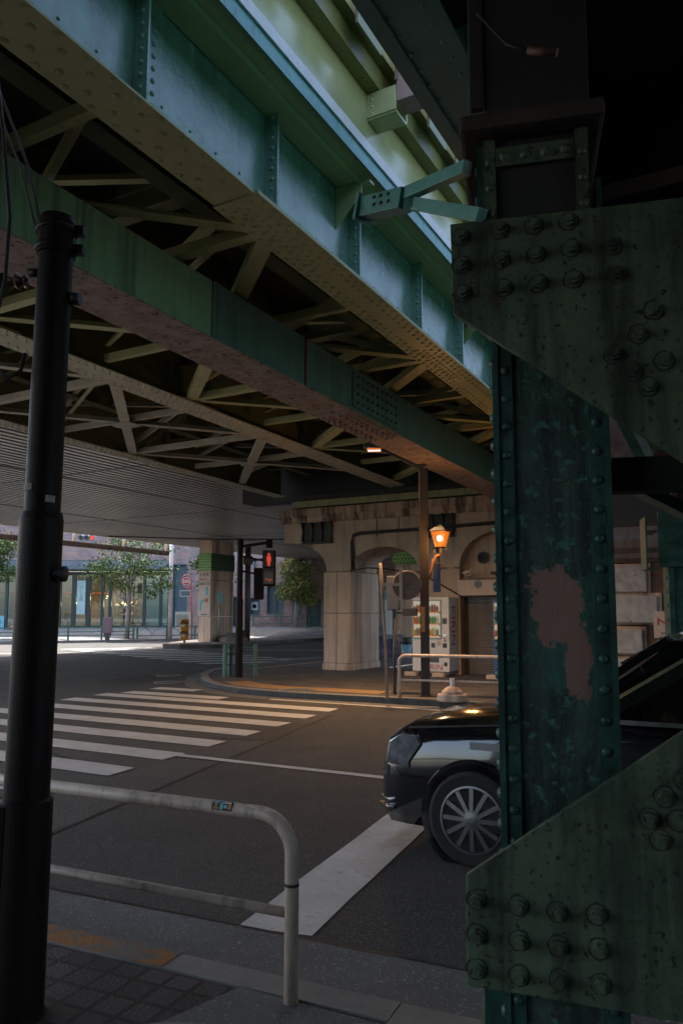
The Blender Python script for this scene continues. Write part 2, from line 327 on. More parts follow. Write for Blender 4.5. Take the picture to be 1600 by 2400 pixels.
# ================================================================ SETTING: ground, roads, markings
def slab(name, poly, z0, z1, m, kind='structure'):
    return tag(MB().prism(poly, z0, z1, 'z').obj(name, m), kind=kind)
def sheet(name, poly, z, m, kind='structure'):
    b = MB(); b.face([b.b.verts.new((x, y, z)) for x, y in poly]); return tag(b.obj(name, m), kind=kind)
def offset(pl, d):                        # offset a polyline to its left
    out = []
    for i, p in enumerate(pl):
        a = Vector(pl[max(i - 1, 0)]); c = Vector(pl[min(i + 1, len(pl) - 1)]); t = (c - a).normalized(); out.append((p[0] - t.y * d, p[1] + t.x * d))
    return out
def band(name, pl, d0, d1, z0, z1, m, kind='structure'):
    b = MB(); a = offset(pl, d0); c = offset(pl, d1)
    for i in range(len(pl) - 1):
        q = [a[i], a[i + 1], c[i + 1], c[i]]
        b.hexa([(*p, z0) for p in q] + [(*p, z1) for p in q])
    bmesh.ops.remove_doubles(b.b, verts=b.b.verts[:], dist=.0005)
    return tag(b.obj(name, m), kind=kind)

sheet('ground', [(-300, -200), (300, -200), (300, 400), (-300, 400)], -.02, M['gutter'])
sheet('road', [(-90, -40), (60, -40), (60, 70), (-90, 70)], 0, M['asphalt_old'])
KX, KN = Vector((.909, -.416)), Vector((.416, .909)); K0 = Vector((0, 3.58))
def K(x, y): v = K0 + KX * x + KN * y; return (v.x, v.y)
sheet('new_asphalt', [K(-2.3, .58), K(12, .58), (16, 6.0), (6, 12.2), (2, 14.1), (0, 15.0), (-.25, 13.6), (-1.12, 10.44), (-2.16, 6.97), (-2.45, 6.1)], .004, M['asphalt'])
sheet('gutter', [K(-16, -.02), K(12, -.02), K(12, .60), K(-16, .60)], .008, M['gutter'])
SD = Vector((.8746, -.4848)); TD = Vector((.385, .923))
def stripe(p, q, wv, m='white_line', name='road_marking', z=.009):
    p, q, wv = Vector(p), Vector(q), Vector(wv)
    n = 14; b = MB(); rnd = random.Random(int(p.x * 91 + p.y * 17)); L0 = []; L1 = []
    for i in range(n + 1):
        c = p.lerp(q, i / n); e = (q - p).normalized(); j = .006
        L0.append(b.b.verts.new((*(c + Vector((rnd.uniform(-j, j), rnd.uniform(-j, j)))), z))); L1.append(b.b.verts.new((*(c + wv + Vector((rnd.uniform(-j, j), rnd.uniform(-j, j)))), z)))
    for i in range(n): b.face([L0[i], L0[i + 1], L1[i + 1], L1[i]])
    return tag(b.obj(name, M[m]), kind='structure')
W47 = TD * (.47 / .99)
for i in range(-1, 11):                   # zebra crossing in front: stripes one metre apart
    tip = Vector((-.05, 14.5)) + Vector((-.383, -.919)) * i
    if i == -1: tip = Vector((-2.35, 16.5))
    stripe(tip - SD * (5.9 if i >= 0 else 2.75), tip, -W47, name='crosswalk_stripe')
stripe((-4.35, 18.75), (-3.22, 18.15), (-.16, -.42), name='crosswalk_stripe')
stripe((-.585, 4.50), (1.05, 9.75 - 1.2), (.42, -.12), name='stop_line')
stripe((-2.06, 9.86), (3.4, 6.95), (-.045, -.12), name='lane_line', z=.0115)
stripe((-1.5, 16.05), (5.5, 12.1), (.06, .12), name='edge_line')
for i in range(11):
    p = Vector((-4.79, 27.37)) + Vector((-.9, 1.12)) * i
    stripe(p, p + Vector((4.0, 1.95)), Vector((-.40, .46)), name='crosswalk_stripe')
stripe((-23, 33.8), (-10.2, 35.0), (0, .35), name='stop_line')
stripe((-13.2, 34.6), (-11.0, 38.2), (.6, 0), name='lane_line', z=.012)
stripe((-5.2, 38.0), (6, 37.0), (.02, .28), name='lane_line')
stripe((-3.6, 42.5), (2, 47.8), (.1, .25), name='edge_line')
# pavement under the camera
slab('kerb', [K(-16, -.16), K(.28, -.16), K(.28, 0), K(-16, 0)], 0, .10, M['kerb'])
for a, c in ((-2.55, -1.72), (-1.70, -.86)):
    slab('kerb', [K(a, -.158), K(c, -.158), K(c, .003), K(a, .003)], .002, .103, M['kerb_yellow'])
slab('kerb', [K(.285, -.20), K(12, -.20), K(12, 0), K(.285, 0)], 0, .10, M['kerb'])
pv = MB().prism([(-16, -30), (12, -30), (12, -.202), (-16, -.165)], 0, .096, 'z').obj('pavement', M['paver'], loc=(K0.x, K0.y, 0), rz=math.atan2(KX.y, KX.x)); tag(pv, kind='structure')
stripe((-2.40, 6.1), (-.2, 13.6), (.035, 0), 'cable', 'tar_joint', .0075)
stripe(K(-5, .60), K(6, .60), (0, .022), 'cable', 'tar_joint', .0105)
sheet('road_patch', [(-1.9, 11.2), (-1.1, 10.9), (-.4, 12.6), (-1.2, 13.0)], .0045, M['asphalt'])
sheet('road_patch', [(-6.5, 20.5), (-5.2, 19.7), (-4.3, 21.6), (-5.6, 22.6)], .0035, M['asphalt'])
sheet('road_patch', [(1.2, 10.2), (2.6, 9.5), (3.0, 10.4), (1.6, 11.1)], .006, M['asphalt_old'])
stripe((-6, 12.6), (-3.0, 9.2), (.03, 0), 'cable', 'road_crack', .006)
slab('pavement_patch', [K(-.42, -.17), K(-.62, -.75), K(-.2, -.95), K(.62, -.62), K(.62, -.21)], .09, .1, M['gutter'])
# far pavement on the corner
FK = [(22, 4.0), (12, 9.4), (6, 12.7), (3.4, 14.0), (1.8, 14.85), (.9, 15.3), (0, 15.75), (-.9, 16.2), (-1.6, 16.65), (-2.3, 17.25), (-2.9, 18.1), (-3.35, 19.1), (-3.65, 20.2), (-3.85, 21.4), (-3.9, 22.6), (-3.75, 23.8), (-3.4, 25), (-2.8, 26.3), (-1.8, 28.2), (2, 35), (16, 61)]
FKr = FK[::-1]
slab('pavement', FKr + [(22, 4.0), (40, 4), (40, 61)][1:], 0, .12, M['paver_far'])
band('kerb', FKr, 0, .20, 0, .132, M['kerb'])
band('gutter', FKr, -.42, 0, .0, .007, M['gutter'])
band('tactile_paving', [(.9, 16.25), (0, 16.75), (-.9, 17.15), (-1.6, 17.6), (-2.2, 18.25), (-2.55, 19.0)][::-1], -.33, .33, .118, .128, M['tactile'])
stripe((-2.75, 23.6), (-.5, 27.4), (.27, -.13), 'tactile', 'tactile_paving', .126)
stripe((-2.35, 27.6), (-.2, 31.2), (.1, -.05), 'tactile', 'kerb_line', .126)
# island, slope and the street beyond
IS = [(-9.6, 41.6), (-9.35, 40.7), (-8.3, 39.95), (-6.7, 39.9), (-5.9, 40.6), (-4.9, 43.2), (-1.2, 52.6), (9, 60), (-6.2, 60), (-9.3, 47.5)]
slab('traffic_island', IS, 0, .20, M['concrete_dark'])
band('kerb', IS[:8], 0.0, .3, .0, .22, M['concrete_dark'])
q = MB(); q.face([q.b.verts.new(p) for p in ((-5.3, 47.2, .21), (9, 59.0, .21), (9, 62, .98), (-6.6, 59.9, .78))]); tag(q.obj('paved_slope', M['paver_ramp']), kind='structure')
q = MB(); q.hexa([(-5.55, 47.0, 0), (-5.3, 47.2, 0), (-6.6, 59.9, 0), (-7.3, 59.9, 0), (-5.55, 47.0, .24), (-5.3, 47.2, .24), (-6.6, 59.9, .82), (-7.3, 59.9, .82)]); tag(q.obj('slope_kerb', M['kerb']), kind='structure')
q = MB(); q.face([q.b.verts.new(p) for p in ((-60, 36.5, .15), (-19, 46.4, .15), (-12, 50.6, .15), (-7.5, 53.5, .16), (-7.3, 60.2, .76), (-60, 60.2, .76))]); tag(q.obj('pavement', M['paver_pale']), kind='structure')
band('kerb', [(-60, 36.5), (-19, 46.4), (-12, 50.6), (-7.5, 53.5)], 0, -.25, 0, .155, M['kerb'])
slab('terrace', [(-60, 60.2), (20, 60.2), (20, 75), (-60, 75)], .3, .76, M['paver_pale'])
# manhole covers
def manhole(p, r, z, label):
    t = thing('manhole_cover', label, 'manhole cover', (p[0], p[1], z), 0, 'manhole covers')
    MB().lathe([(r, 0), (r, .012), (r - .05, .012), (r - .055, .008)], n=32).obj('rim', M['grey'], t)
    b = MB(); b.lathe([(r - .06, 0), (r - .06, .009)], n=32)
    for i in range(-3, 4):
        for j in range(-3, 4):
            if math.hypot(i, j) * r * .26 < r * .8: b.box(i * r * .24 - .03, i * r * .24 + .03, j * r * .24 - .03, j * r * .24 + .03, .009, .014)
    b.obj('lid', M['gutter'], t)
manhole((-4.95, 22.3), .36, .004, 'round grey manhole cover in the road nearer the far crossing')
manhole((-4.45, 20.05), .38, .004, 'round grey manhole cover in the road nearer the front crossing')
manhole((-.95, 16.75), .42, .122, 'large round manhole cover among the yellow tactile paving')
manhole((-.68, 2.95), .34, .096, 'round manhole cover among the dark square pavers')

# ================================================================ STEEL BRIDGES overhead
Z0, TILT = 5.75, -.0146
def broot(name, label, cat, group=None): return thing(name, label, cat, (0, 0, Z0), RZ, group, TILT)
def rivet_rows(b, xs, s0, s1, pitch, z, nz=-1, r=.021, stag=True):
    for k, x in enumerate(xs):
        y = s0 + (pitch / 2 if stag and k % 2 else 0)
        while y < s1: b.dome((x, y, z), (0, 0, nz), r); y += pitch
def stiffener(root, x, y, side, z0, z1, m, wid=.17):
    b = MB(); b.box(*sorted((x, x + side * wid)), y - .008, y + .008, z0, z1)
    b.box(*sorted((x + side * .001, x + side * .016)), y + .008, y + .11, z0, z1)
    z = z0 + .07
    while z < z1: b.dome((x + side * .016, y + .06, z), (side, 0, 0), .026, 8, .8); b.dome((x + side * wid * .55, y - .008, z), (0, -1, 0), .026, 8, .8); b.dome((x + side * .018, y + .2, z), (side, 0, 0), .024, 8, .8); z += .11
    b.box(*sorted((x + side * .002, x + side * .018)), y + .112, y + .30, z0, z1)
    return b.obj('stiffener', m, root)

# girder beside the gap: riveted bottom flange, pale teal web, top flange with a lip
g = broot('plate_girder', 'long riveted girder with pale teal web and olive bottom flange, lit from the gap', 'bridge girder', 'plate girders of the railway bridge')
b = MB(); b.box(-4.49, -4.02, -9, 5.56, 0, .02)
rivet_rows(b, (-4.44, -4.34, -4.17, -4.07), -2, 5.4, .26, 0, r=.034)
b.obj('bottom_flange', M['olive'], g)
b = MB(); b.box(-4.50, -3.97, 5.57, 20.2, -.018, .02)
rivet_rows(b, (-4.45, -4.36, -4.12, -4.03), 5.65, 20, .16, -.018, r=.032)
for n in (6.4, 10.75, 15.1): rivet_rows(b, (-4.30, -4.22), n - .7, n + .8, .12, -.018, r=.026)
b.obj('bottom_flange', M['olive'], g)
b = MB(); b.box(-4.262, -4.25, -9, 20.2, .021, 1.20)
for s in (-1, 1):
    x = -4.25 if s > 0 else -4.262
    b.box(*sorted((x + s * .0005, x + s * .014)), -9, 20.2, .022, .13); b.box(*sorted((x + s * .0145, x + s * .12)), -9, 20.2, .0215, .036)
yy = -6
while yy < 20:
    b.dome((-4.236, yy, .085), (1, 0, 0), .019, 7)
    if 6.3 < yy: b.dome((-4.236, yy + .09, .05), (1, 0, 0), .017, 6); b.dome((-4.17, yy, .037), (0, 0, 1), .019, 7)
    yy += .17
yy = -3
while yy < 20:                            # sparse row of small heads along the lower web
    b.dome((-4.25, yy, .30), (1, 0, 0), .015, 6, .9); yy += .36
b.obj('web', M['web'], g)
for y in (-2.9, -1.1, .62, 2.42, 4.22, 6.06, 7.84, 9.72, 11.4, 13.2, 15.0, 16.8, 18.6): stiffener(g, -4.25, y, 1, .037, 1.19, M['web'], .16)
b = MB(); b.box(-4.62, -3.78, -9, 20.2, 1.20, 1.222)
b.box(-4.235, -3.97, -9, 20.2, 1.13, 1.199); b.obj('top_flange', M['olive'], g)
b = MB(); b.box(-3.779, -3.765, -9, 20.2, 1.17, 1.34); b.obj('flange_lip', M['tealbright'], g)
b = MB(); b.box(-3.79, -3.74, -9, 20.2, 1.342, 1.47); b.obj('ledge', M['white'], g)  # white colour stands in for bright light on this edge
b = MB(); b.box(-3.80, -3.785, -9, 20.2, 1.471, 2.19); b.obj('fascia_panel', mat('olive_gloss_panel', (.34, .34, .15), (.28, .29, .13), .7, .22, spec=.6), g)
b = MB(); b.box(-3.784, -3.62, -9, 20.2, 2.10, 2.14); b.box(-3.64, -3.62, -9, 20.2, 2.141, 2.359)
b.box(-3.64, -3.50, -9, 20.2, 2.36, 2.40); b.box(-3.52, -3.50, -9, 20.2, 2.401, 2.58)
yy = 0
while yy < 19: b.dome((-3.70, yy, 2.10), (0, 0, -1), .02, 7); yy += .55
b.obj('walkway_edge', mat('olive_walkway', (.20, .205, .07), (.16, .17, .055), 2, .4), g)
b = MB(); b.box(-3.41, -3.35, -9, 20.2, 2.60, 2.72); b.obj('cable_trough', mat('faded_pink_trough', (.42, .24, .20), (.34, .22, .19), 4, .6), g)
for k, y in enumerate((.95, 7.4, 14.2)):   # bracket boxes on the walkway edge
    b = MB()
    b.box(-3.784, -3.42, y, y + .02, 1.80, 2.09); b.box(-3.784, -3.42, y + .30, y + .32, 1.80, 2.09); b.box(-3.784, -3.42, y + .021, y + .299, 1.78, 1.80); b.box(-3.784, -3.77, y + .021, y + .299, 1.801, 2.09)
    for z in (1.84, 1.92, 2.0, 2.07): b.dome((-3.72, y, z), (0, -1, 0), .02, 6)
    b.obj('bracket', M['olive'], g)
    MB().box(-3.419, -3.20, y + .02, y + .30, 1.90, 2.55).obj('junction_box', mat('faded_pink_box', (.36, .23, .20), (.30, .20, .18), 6, .6), g, bevel=.01)
b = MB(); y = -4
while y < 20: b.box(-3.43, -3.40, y, y + .55, 2.15, 2.70); b.box(-3.40, -3.36, y, y + .24, 2.721, 3.4); y += .95
b.box(-3.41, -3.35, -9, 20.2, 3.401, 3.46); b.obj('handrail_lattice', M['olive_dark'], g)
for k, y in enumerate((3.2, 7.5, 11.8)):  # short horizontal brackets off the web
    b = MB(); b.prism([(-4.245, .62), (-3.9, .98), (-3.9, 1.12), (-4.245, 1.12)], y, y + .02, 'y'); b.box(-4.24, -3.8, y + .0205, y + .12, 1.095, 1.125); b.obj('knee_bracket', M['olive'], g)

def deep_girder(label, x0, x1, z, depth, m, mw, s0=-9, s1=20.2, pitch=.16, splice=()):
    g = broot('plate_girder', label, 'bridge girder', 'plate girders of the railway bridge')
    cx = (x0 + x1) / 2
    b = MB(); b.box(x0, x1, s0, s1, z, z + .02)
    rivet_rows(b, (x0 + .06, x0 + .15, x1 - .15, x1 - .06), 3, s1, pitch, z, r=.032)
    for n in splice: rivet_rows(b, (cx - .05, cx + .05), n - .6, n + .6, .12, z, r=.026)
    b.obj('bottom_flange', m, g)
    b = MB(); b.box(cx - .007, cx + .007, s0, s1, z + .021, z + depth)
    for s in (-1, 1): b.box(*sorted((cx + s * .0075, cx + s * .02)), s0, s1, z + .022, z + .14); b.box(*sorted((cx + s * .0205, cx + s * .13)), s0, s1, z + .0215, z + .036)
    b.obj('web', mw, g)
    for y in (4.6, 7.9, 11.3, 14.7, 18.0): stiffener(g, cx + .007, y, 1, z + .037, z + depth - .02, mw, .15)
    MB().box(x0, x1, s0, s1, z + depth, z + depth + .02).obj('top_flange', mw, g)
    return g
deep_girder('riveted grey-olive girder between the rusty box girder and the slatted soffit', -9.58, -9.0, 0, 1.2, M['greybrace'], M['olive_dark'], splice=(6.3, 10.7, 15.0))
deep_girder('outermost riveted girder, edging the slatted soffit', -13.62, -13.2, 0, 1.2, M['greybrace'], M['olive_dark'], splice=(9.2, 13.6, 18.0))
# the low box girder: fresh green end, then darker plates, rusty blistered underside, bolted splice
g = broot('box_girder', 'low green box girder with rusty blistered underside and bolted splice', 'bridge girder')
b = MB(); b.box(-6.16, -5.53, -9, 6.86, -.68, 0); b.obj('box_section', [M['boxgreen']], g, bevel=.012)
b = MB(); b.box(-6.17, -5.52, 6.865, 20.2, -.69, .01); b.obj('box_section', [M['boxdark']], g, bevel=.012)
b = MB(); b.box(-6.19, -5.50, -9, 20.2, -.715, -.692)
rnd = random.Random(3)
b.obj('underside_plate', M['boxunder'], g)
b = MB(); b.box(-5.519, -5.50, 10.3, 12.0, -.62, -.06); 
for i in range(9):
    for j in range(4): b.bolt((-5.50, 10.45 + i * .175, -.54 + j * .14), (1, 0, 0), .026)
b.obj('splice_plate', M['boxdark'], g)
b = MB(); b.box(-6.14, -5.55, 10.2, 12.1, -.737, -.716)
for i in range(10):
    for x in (-6.06, -5.95, -5.74, -5.63): b.bolt((x, 10.32 + i * .185, -.737), (0, 0, -1), .028)
b.obj('splice_plate', M['boxunder'], g)
b = MB(); b.box(-5.516, -5.500, 8.9, 8.93, -.68, 0); b.obj('weld_seam', mat('rust_seam', (.22, .06, .03), None, 5, .8), g)

# lateral bracing between girders
def bracing(label, xa, xb, ya, yb, m, z=.05, nodes=True, flip=False):
    t = broot('lateral_bracing', label, 'bridge bracing', 'lateral bracing under the railway bridge')
    def L(a, c, w, nm, dz=0):
        b = MB(); a = Vector((*a, z + dz)); c = Vector((*c, z + dz)); b.bar(a, c, w, .012)
        d = (c - a).normalized(); n = Vector((-d.y, d.x, 0)); b.bar(a + n * (w / 2 - .006) + Vector((0, 0, .06)), c + n * (w / 2 - .006) + Vector((0, 0, .06)), .012, .105)
        ln = (c - a).length
        for f in (.06, .10, .14, .86, .90, .94, .5):
            p = a.lerp(c, f); b.dome((p.x, p.y, p.z - .006), (0, 0, -1), .018, 6)
        b.obj(nm, m, t)
    L((xa, ya), (xb, ya), .14, 'strut', .02)
    L((xa, ya + .12), (xb, yb - .12), .20, 'diagonal'); L((xb, ya + .12), (xa, yb - .12), .15, 'diagonal', .03)
    mx, my = (xa + xb) / 2, (ya + yb) / 2
    b = MB(); b.prism([(mx - .22, my - .2), (mx + .22, my - .2), (mx + .3, my), (mx + .22, my + .2), (mx - .22, my + .2), (mx - .3, my)], z - .022, z - .010, 'z')
    for dx in (-.15, -.05, .05, .15):
        for dy in (-.12, 0, .12): b.dome((mx + dx, my + dy, z - .022), (0, 0, -1), .017, 6)
    b.obj('gusset_plate', m, t)
    for x, s in ((xa, 1), (xb, -1)):
        b = MB(); b.prism([(x, ya - .42), (x + s * .36, ya - .1), (x + s * .36, ya + .16), (x, ya + .62)], z - .022, z - .010, 'z')
        for k in range(6): b.dome((x + s * .07, ya - .3 + k * .15, z - .022), (0, 0, -1), .018, 6)
        for k in range(3): b.dome((x + s * .24, ya - .06 + k * .1, z - .022), (0, 0, -1), .018, 6)
        b.obj('gusset_plate', m, t)
    L((xa, my), (xb, my), .09, 'strut', .06); L((xa, ya), (xb, my), .10, 'upper_diagonal', .62); L((xb, my), (xa, yb), .10, 'upper_diagonal', .66)
    L((xa, my), (xb, yb), .07, 'lacing_bar', .28); L((xb, my), (xa, ya), .07, 'lacing_bar', .32)
    # cross frame above the strut
    b = MB(); b.bar((xa, ya, 1.08), (xb, ya, 1.08), .12, .10); b.obj('cross_beam', M['olive_dark'], t)
    b = MB(); b.bar((xa, ya, .14), (mx, ya, 1.0), .10, .012, (0, 1, 0)); b.obj('knee_brace', M['olive_dark'], t)
    b = MB(); b.bar((xb, ya, .14), (mx, ya, 1.0), .10, .012, (0, 1, 0)); b.obj('knee_brace', M['olive_dark'], t)
where = ['nearest the dark signal pole', 'above the fresh green stretch', 'beside the end of the fresh green paint', 'beside the bolted splice', 'next to the concrete abutment']
for i, (a, c) in enumerate(((-2.4, 1.95), (1.95, 6.35), (6.35, 10.75), (10.75, 15.1), (15.1, 19.5))):
    bracing('olive steel bracing over the green box girder, ' + where[i], -4.51, -9.0, a, c, M['olive'])
where = ['nearest the dark signal pole', 'behind the dark signal pole', 'in the middle of its row', 'next to the concrete abutment']
for i, (a, c) in enumerate(((.4, 4.8), (4.8, 9.2), (9.2, 13.6), (13.6, 18.0))):
    bracing('grey riveted bracing between the two outer girders, ' + where[i], -9.58, -13.2, a, c, M['greybrace'])
# track stringers and floor beams
def stringer(label, x0, x1, z):
    t = broot('stringer', label, 'bridge beam', 'track stringers under the railway deck')
    cx = (x0 + x1) / 2
    MB().box(x0, x1, -9, 20.2, z, z + .016).obj('bottom_flange', M['olive_dark'], t)
    MB().box(cx - .006, cx + .006, -9, 20.2, z + .017, 1.35).obj('web', M['olive_dark'], t)
stringer('dark inner track stringer nearest the teal web girder', -5.5, -5.26, .62)
stringer('dark track stringer above the green box girder', -7.1, -6.86, .62)
stringer('dark track stringer beside the grey-olive girder', -8.4, -8.16, .62)
stringer('dark track stringer in the bay nearest the soffit', -12.5, -12.26, .62)
stringer('dark track stringer in the middle of the outer bay', -10.9, -10.66, .62)
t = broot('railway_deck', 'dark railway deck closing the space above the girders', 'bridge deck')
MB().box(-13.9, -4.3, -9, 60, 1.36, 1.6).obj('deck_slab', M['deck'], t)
for y in (-2.4, 1.95, 6.35, 10.75, 15.1, 19.5):
    MB().box(-13.4, -4.265, y - .1, y + .1, .74, .756).box(-13.4, -4.265, y - .006, y + .006, .757, 1.355).obj('floor_beam', M['olive_dark'], t)

# soffit of the next viaduct: long aluminium slats
SOF = 6.5
t = thing('viaduct_soffit', 'wide slatted aluminium soffit under the next viaduct', 'viaduct soffit', (0, 0, 6.0), RZ)
b = MB(); x = -31.2
while x < -14.3:
    b.box(x, x + .17, SOF, 64, 0, .06); x += .31
b.obj('slats', M['slat'], t)
b = MB()
for y in (9.5, 16.2, 25, 33.5, 46): b.box(-31.2, -14.3, y, y + .035, -.012, -.001)
for x in (-19.1, -25.9): b.box(x, x + .10, SOF, 64, -.014, -.002)
b.obj('panel_joint', M['greydark'], t)
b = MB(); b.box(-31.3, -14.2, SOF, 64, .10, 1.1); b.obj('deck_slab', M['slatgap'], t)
b = MB(); b.box(-31.36, -31.22, SOF, 64, -.06, .9); b.obj('edge_beam', M['white'], t)
b = MB(); b.box(-14.22, -14.12, SOF, 21, -.12, .6); b.obj('edge_beam', M['greydark'], t)
b = MB(); b.tube([(-31.0, 30.0, -.05), (-27, 34.0, -.07), (-22, 36.5, -.08), (-16, 38.5, -.08), (-12, 38.6, -.08)], .035, 8); b.obj('drain_pipe', M['cable'], t)
t = thing('height_limit_beam', 'rusty brown steel beam hung on rods along the soffit edge', 'height limit beam', (0, 0, 5.42), RZ)
MB().box(-31.85, -31.65, 8, 35.6, -.12, .14).obj('beam', mat('weathered_brown_beam', (.14, .09, .07), (.09, .065, .05), 3, .8, rust=((.05, .035, .03), 2, .55)), t)
for y in (10.5, 14.4, 18.3, 22.2, 26.1, 28.3, 31.9, 35.4): MB().box(-31.80, -31.70, y - .06, y + .06, .141, .75).obj('hanger', M['sign_beige'], t)

# bridge on the other side of the gap, over the camera
t = broot('plate_girder', 'dark teal riveted girder on the right of the open gap', 'bridge girder', 'plate girders of the neighbouring bridge')
b = MB(); b.box(-2.16, -1.68, -9, 19, 0, .03)
rivet_rows(b, (-2.02, -1.78), -2, 19, .18, 0, r=.024, stag=False); b.obj('bottom_flange', M['teal'], t)
b = MB(); b.box(-2.16, -2.05, -9, 19, -.02, -.001); b.obj('cover_plate', M['teal'], t)
MB().box(-1.93, -1.91, -9, 19, .031, 1.5).obj('web', M['teal'], t)
MB().box(-2.14, -1.70, -9, 19, 1.5, 1.53).obj('top_flange', M['teal'], t)
t = broot('bridge_deck', 'blackened deck of the neighbouring bridge above the worn column', 'bridge deck')
MB().box(-2.4, 16, -9, 19.2, 1.6, 1.85).obj('deck_slab', M['deck'], t)
for x in (1.5, 5.0, 8.5, 12): MB().box(x - .2, x + .2, -9, 19, 0, .03).box(x - .01, x + .01, -9, 19, .031, 1.6).obj('girder', M['steelblack'], t)
for y in (-4, -1, 2, 5, 8, 11, 14, 17): MB().box(-1.9, 12, y - .15, y + .15, .5, .52).box(-1.9, 12, y - .01, y + .01, .521, 1.59).obj('floor_beam', M['steelblack'], t)
t = broot('gap_light_blocker', 'added unseen steel plate blocking the gap light above the camera', 'light blocker')  # unseen plate added to keep gap light off the near web
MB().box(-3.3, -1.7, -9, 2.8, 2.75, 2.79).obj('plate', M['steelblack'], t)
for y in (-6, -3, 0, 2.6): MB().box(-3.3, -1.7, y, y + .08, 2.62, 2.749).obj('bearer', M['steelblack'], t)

# ================================================================ CONCRETE ABUTMENT with arches
C0 = Vector((.25, 22.7, .12))             # corner of the near pier; local x runs along the wall, y into it
t = thing('concrete_abutment', 'stained concrete bridge abutment with two arches and a square pier', 'abutment', C0, RZ)
ab = t
def arc(cx, cz, rx, rz_, a0, a1, n=14): return [(cx + rx * math.cos(RAD(a0 + (a1 - a0) * k / n)), cz + rz_ * math.sin(RAD(a0 + (a1 - a0) * k / n))) for k in range(n + 1)]
TOP, SPR = 4.42, 3.02
prof = [(-.80, 2.9)] + [(-.80, SPR)] + arc(-2.25, SPR, 1.42, .80, 0, 88, 12)[1:] + [(-2.32, 3.82), (-2.32, TOP), (12.2, TOP), (12.2, 0), (5.75, 0), (5.75, 2.93)] + arc(4.57, 2.93, 1.16, .95, 0, 180, 18)[1:] + [(3.41, 0), (2.2, 0), (2.2, SPR - .1)] + arc(1.1, SPR - .1, 1.09, .66, 0, 180, 18)[1:] + [(0, 2.9)]
MB().prism(prof, 0, 1.75).obj('wall', M['concrete_wall'], t, bevel=.012)
b = MB()
b.prism([(0, TOP + .001), (-.05, TOP + .001), (-.09, TOP + .16), (-.16, TOP + .24), (-.16, TOP + .42), (0, TOP + .42)], -2.40, 12.2, 'x')
b.obj('cornice', M['concrete'], t)
MB().box(-2.38, 12.2, .001, 1.75, TOP + .001, TOP + .40).obj('parapet', M['concrete'], t)
for z0, z1, e in ((0, .20, .03), (.208, 1.66, 0), (1.672, 2.885, .0)):
    b = MB(); b.box(-.86 - e, -.425, -.06 - e, 1.80, z0, z1); b.obj('pier', M['concrete_mid'], t, bevel=.012)
    b = MB(); b.box(-.410, .06 + e, -.06 - e, 1.80, z0, z1); b.obj('pier', M['concrete_mid'], t, bevel=.012)
MB().box(-.84, .04, -.03, 1.78, .01, 2.89).obj('pier_core', M['crack'], t)
for x0, x1 in ((-1.62, -.60), (2.35, 3.25), (6.9, 7.8)):      # ribbed black bearing seats under the cornice
    b = MB(); b.box(x0, x1, -.02, -.006, TOP - .62, TOP + .02)
    for k in range(4):
        x = x0 + (x1 - x0) * k / 3; b.prism([(-.021, TOP - .60), (-.10, TOP - .55), (-.05, TOP - .25), (-.16, TOP + .0), (-.021, TOP + .0)], x - .018, x + .018, 'x')
    b.box(x0 - .05, x1 + .05, -.11, -.0205, TOP - .66, TOP - .622); b.obj('bearing_bracket', M['steelblack'], t)
for k, x in enumerate((.9, 1.6, 3.3, 4.6, 5.7, 6.6)): 
    b = MB(); b.box(x - .012, x + .012, -.004, -.001, 3.9 + .1 * (k % 2), TOP); b.obj('joint', M['crack'], t)
b = MB(); b.box(2.2, 3.40, -.03, -.001, 2.88, 2.93); b.obj('string_course', M['concrete'], t)
b = MB(); b.box(5.76, 12.2, -.03, -.001, 2.88, 2.93); b.obj('string_course', M['concrete'], t)
# filled arch: tympanum wall
b = MB(); b.prism([(3.38, 2.55), (5.78, 2.55), (5.78, 2.93)] + arc(4.57, 2.93, 1.19, .98, 0, 180, 16), .35, .5); b.obj('tympanum', M['concrete_mid'], t)
b = MB(); b.lathe([(.17, 0), (.17, .03), (.13, .03), (.12, .0)], (3.98, .345, 3.18), 20, 'y'); b.obj('vent', M['black'], t)
b = MB(); b.box(-1.9, 12.2, -.22, -.05, TOP + .46, TOP + .62); b.box(-1.9, 12.2, -.24, .3, TOP + .621, TOP + .645)
for k in range(9): b.bolt((-.2 + k * .6, -.22, TOP + .55), (0, -1, 0), .02)
bm = b.obj('steel_beam', mat('yellow_green_beam', (.24, .27, .10), (.18, .20, .08), 2, .5, streak=((.12, .07, .03), .6, 5, 1)))
bm.location = C0; bm.rotation_euler = (0, 0, RZ); tag(bm, 'yellow-green steel beam lying along the top of the concrete abutment', 'beam')
b = MB(); b.box(-2.1, 12.2, .25, 1.6, TOP + .42, TOP + .90); b.box(-4.5, 12.2, .75, 1.6, TOP + .901, 7.05); b.obj('bearing_shelf', M['steelblack'], t)
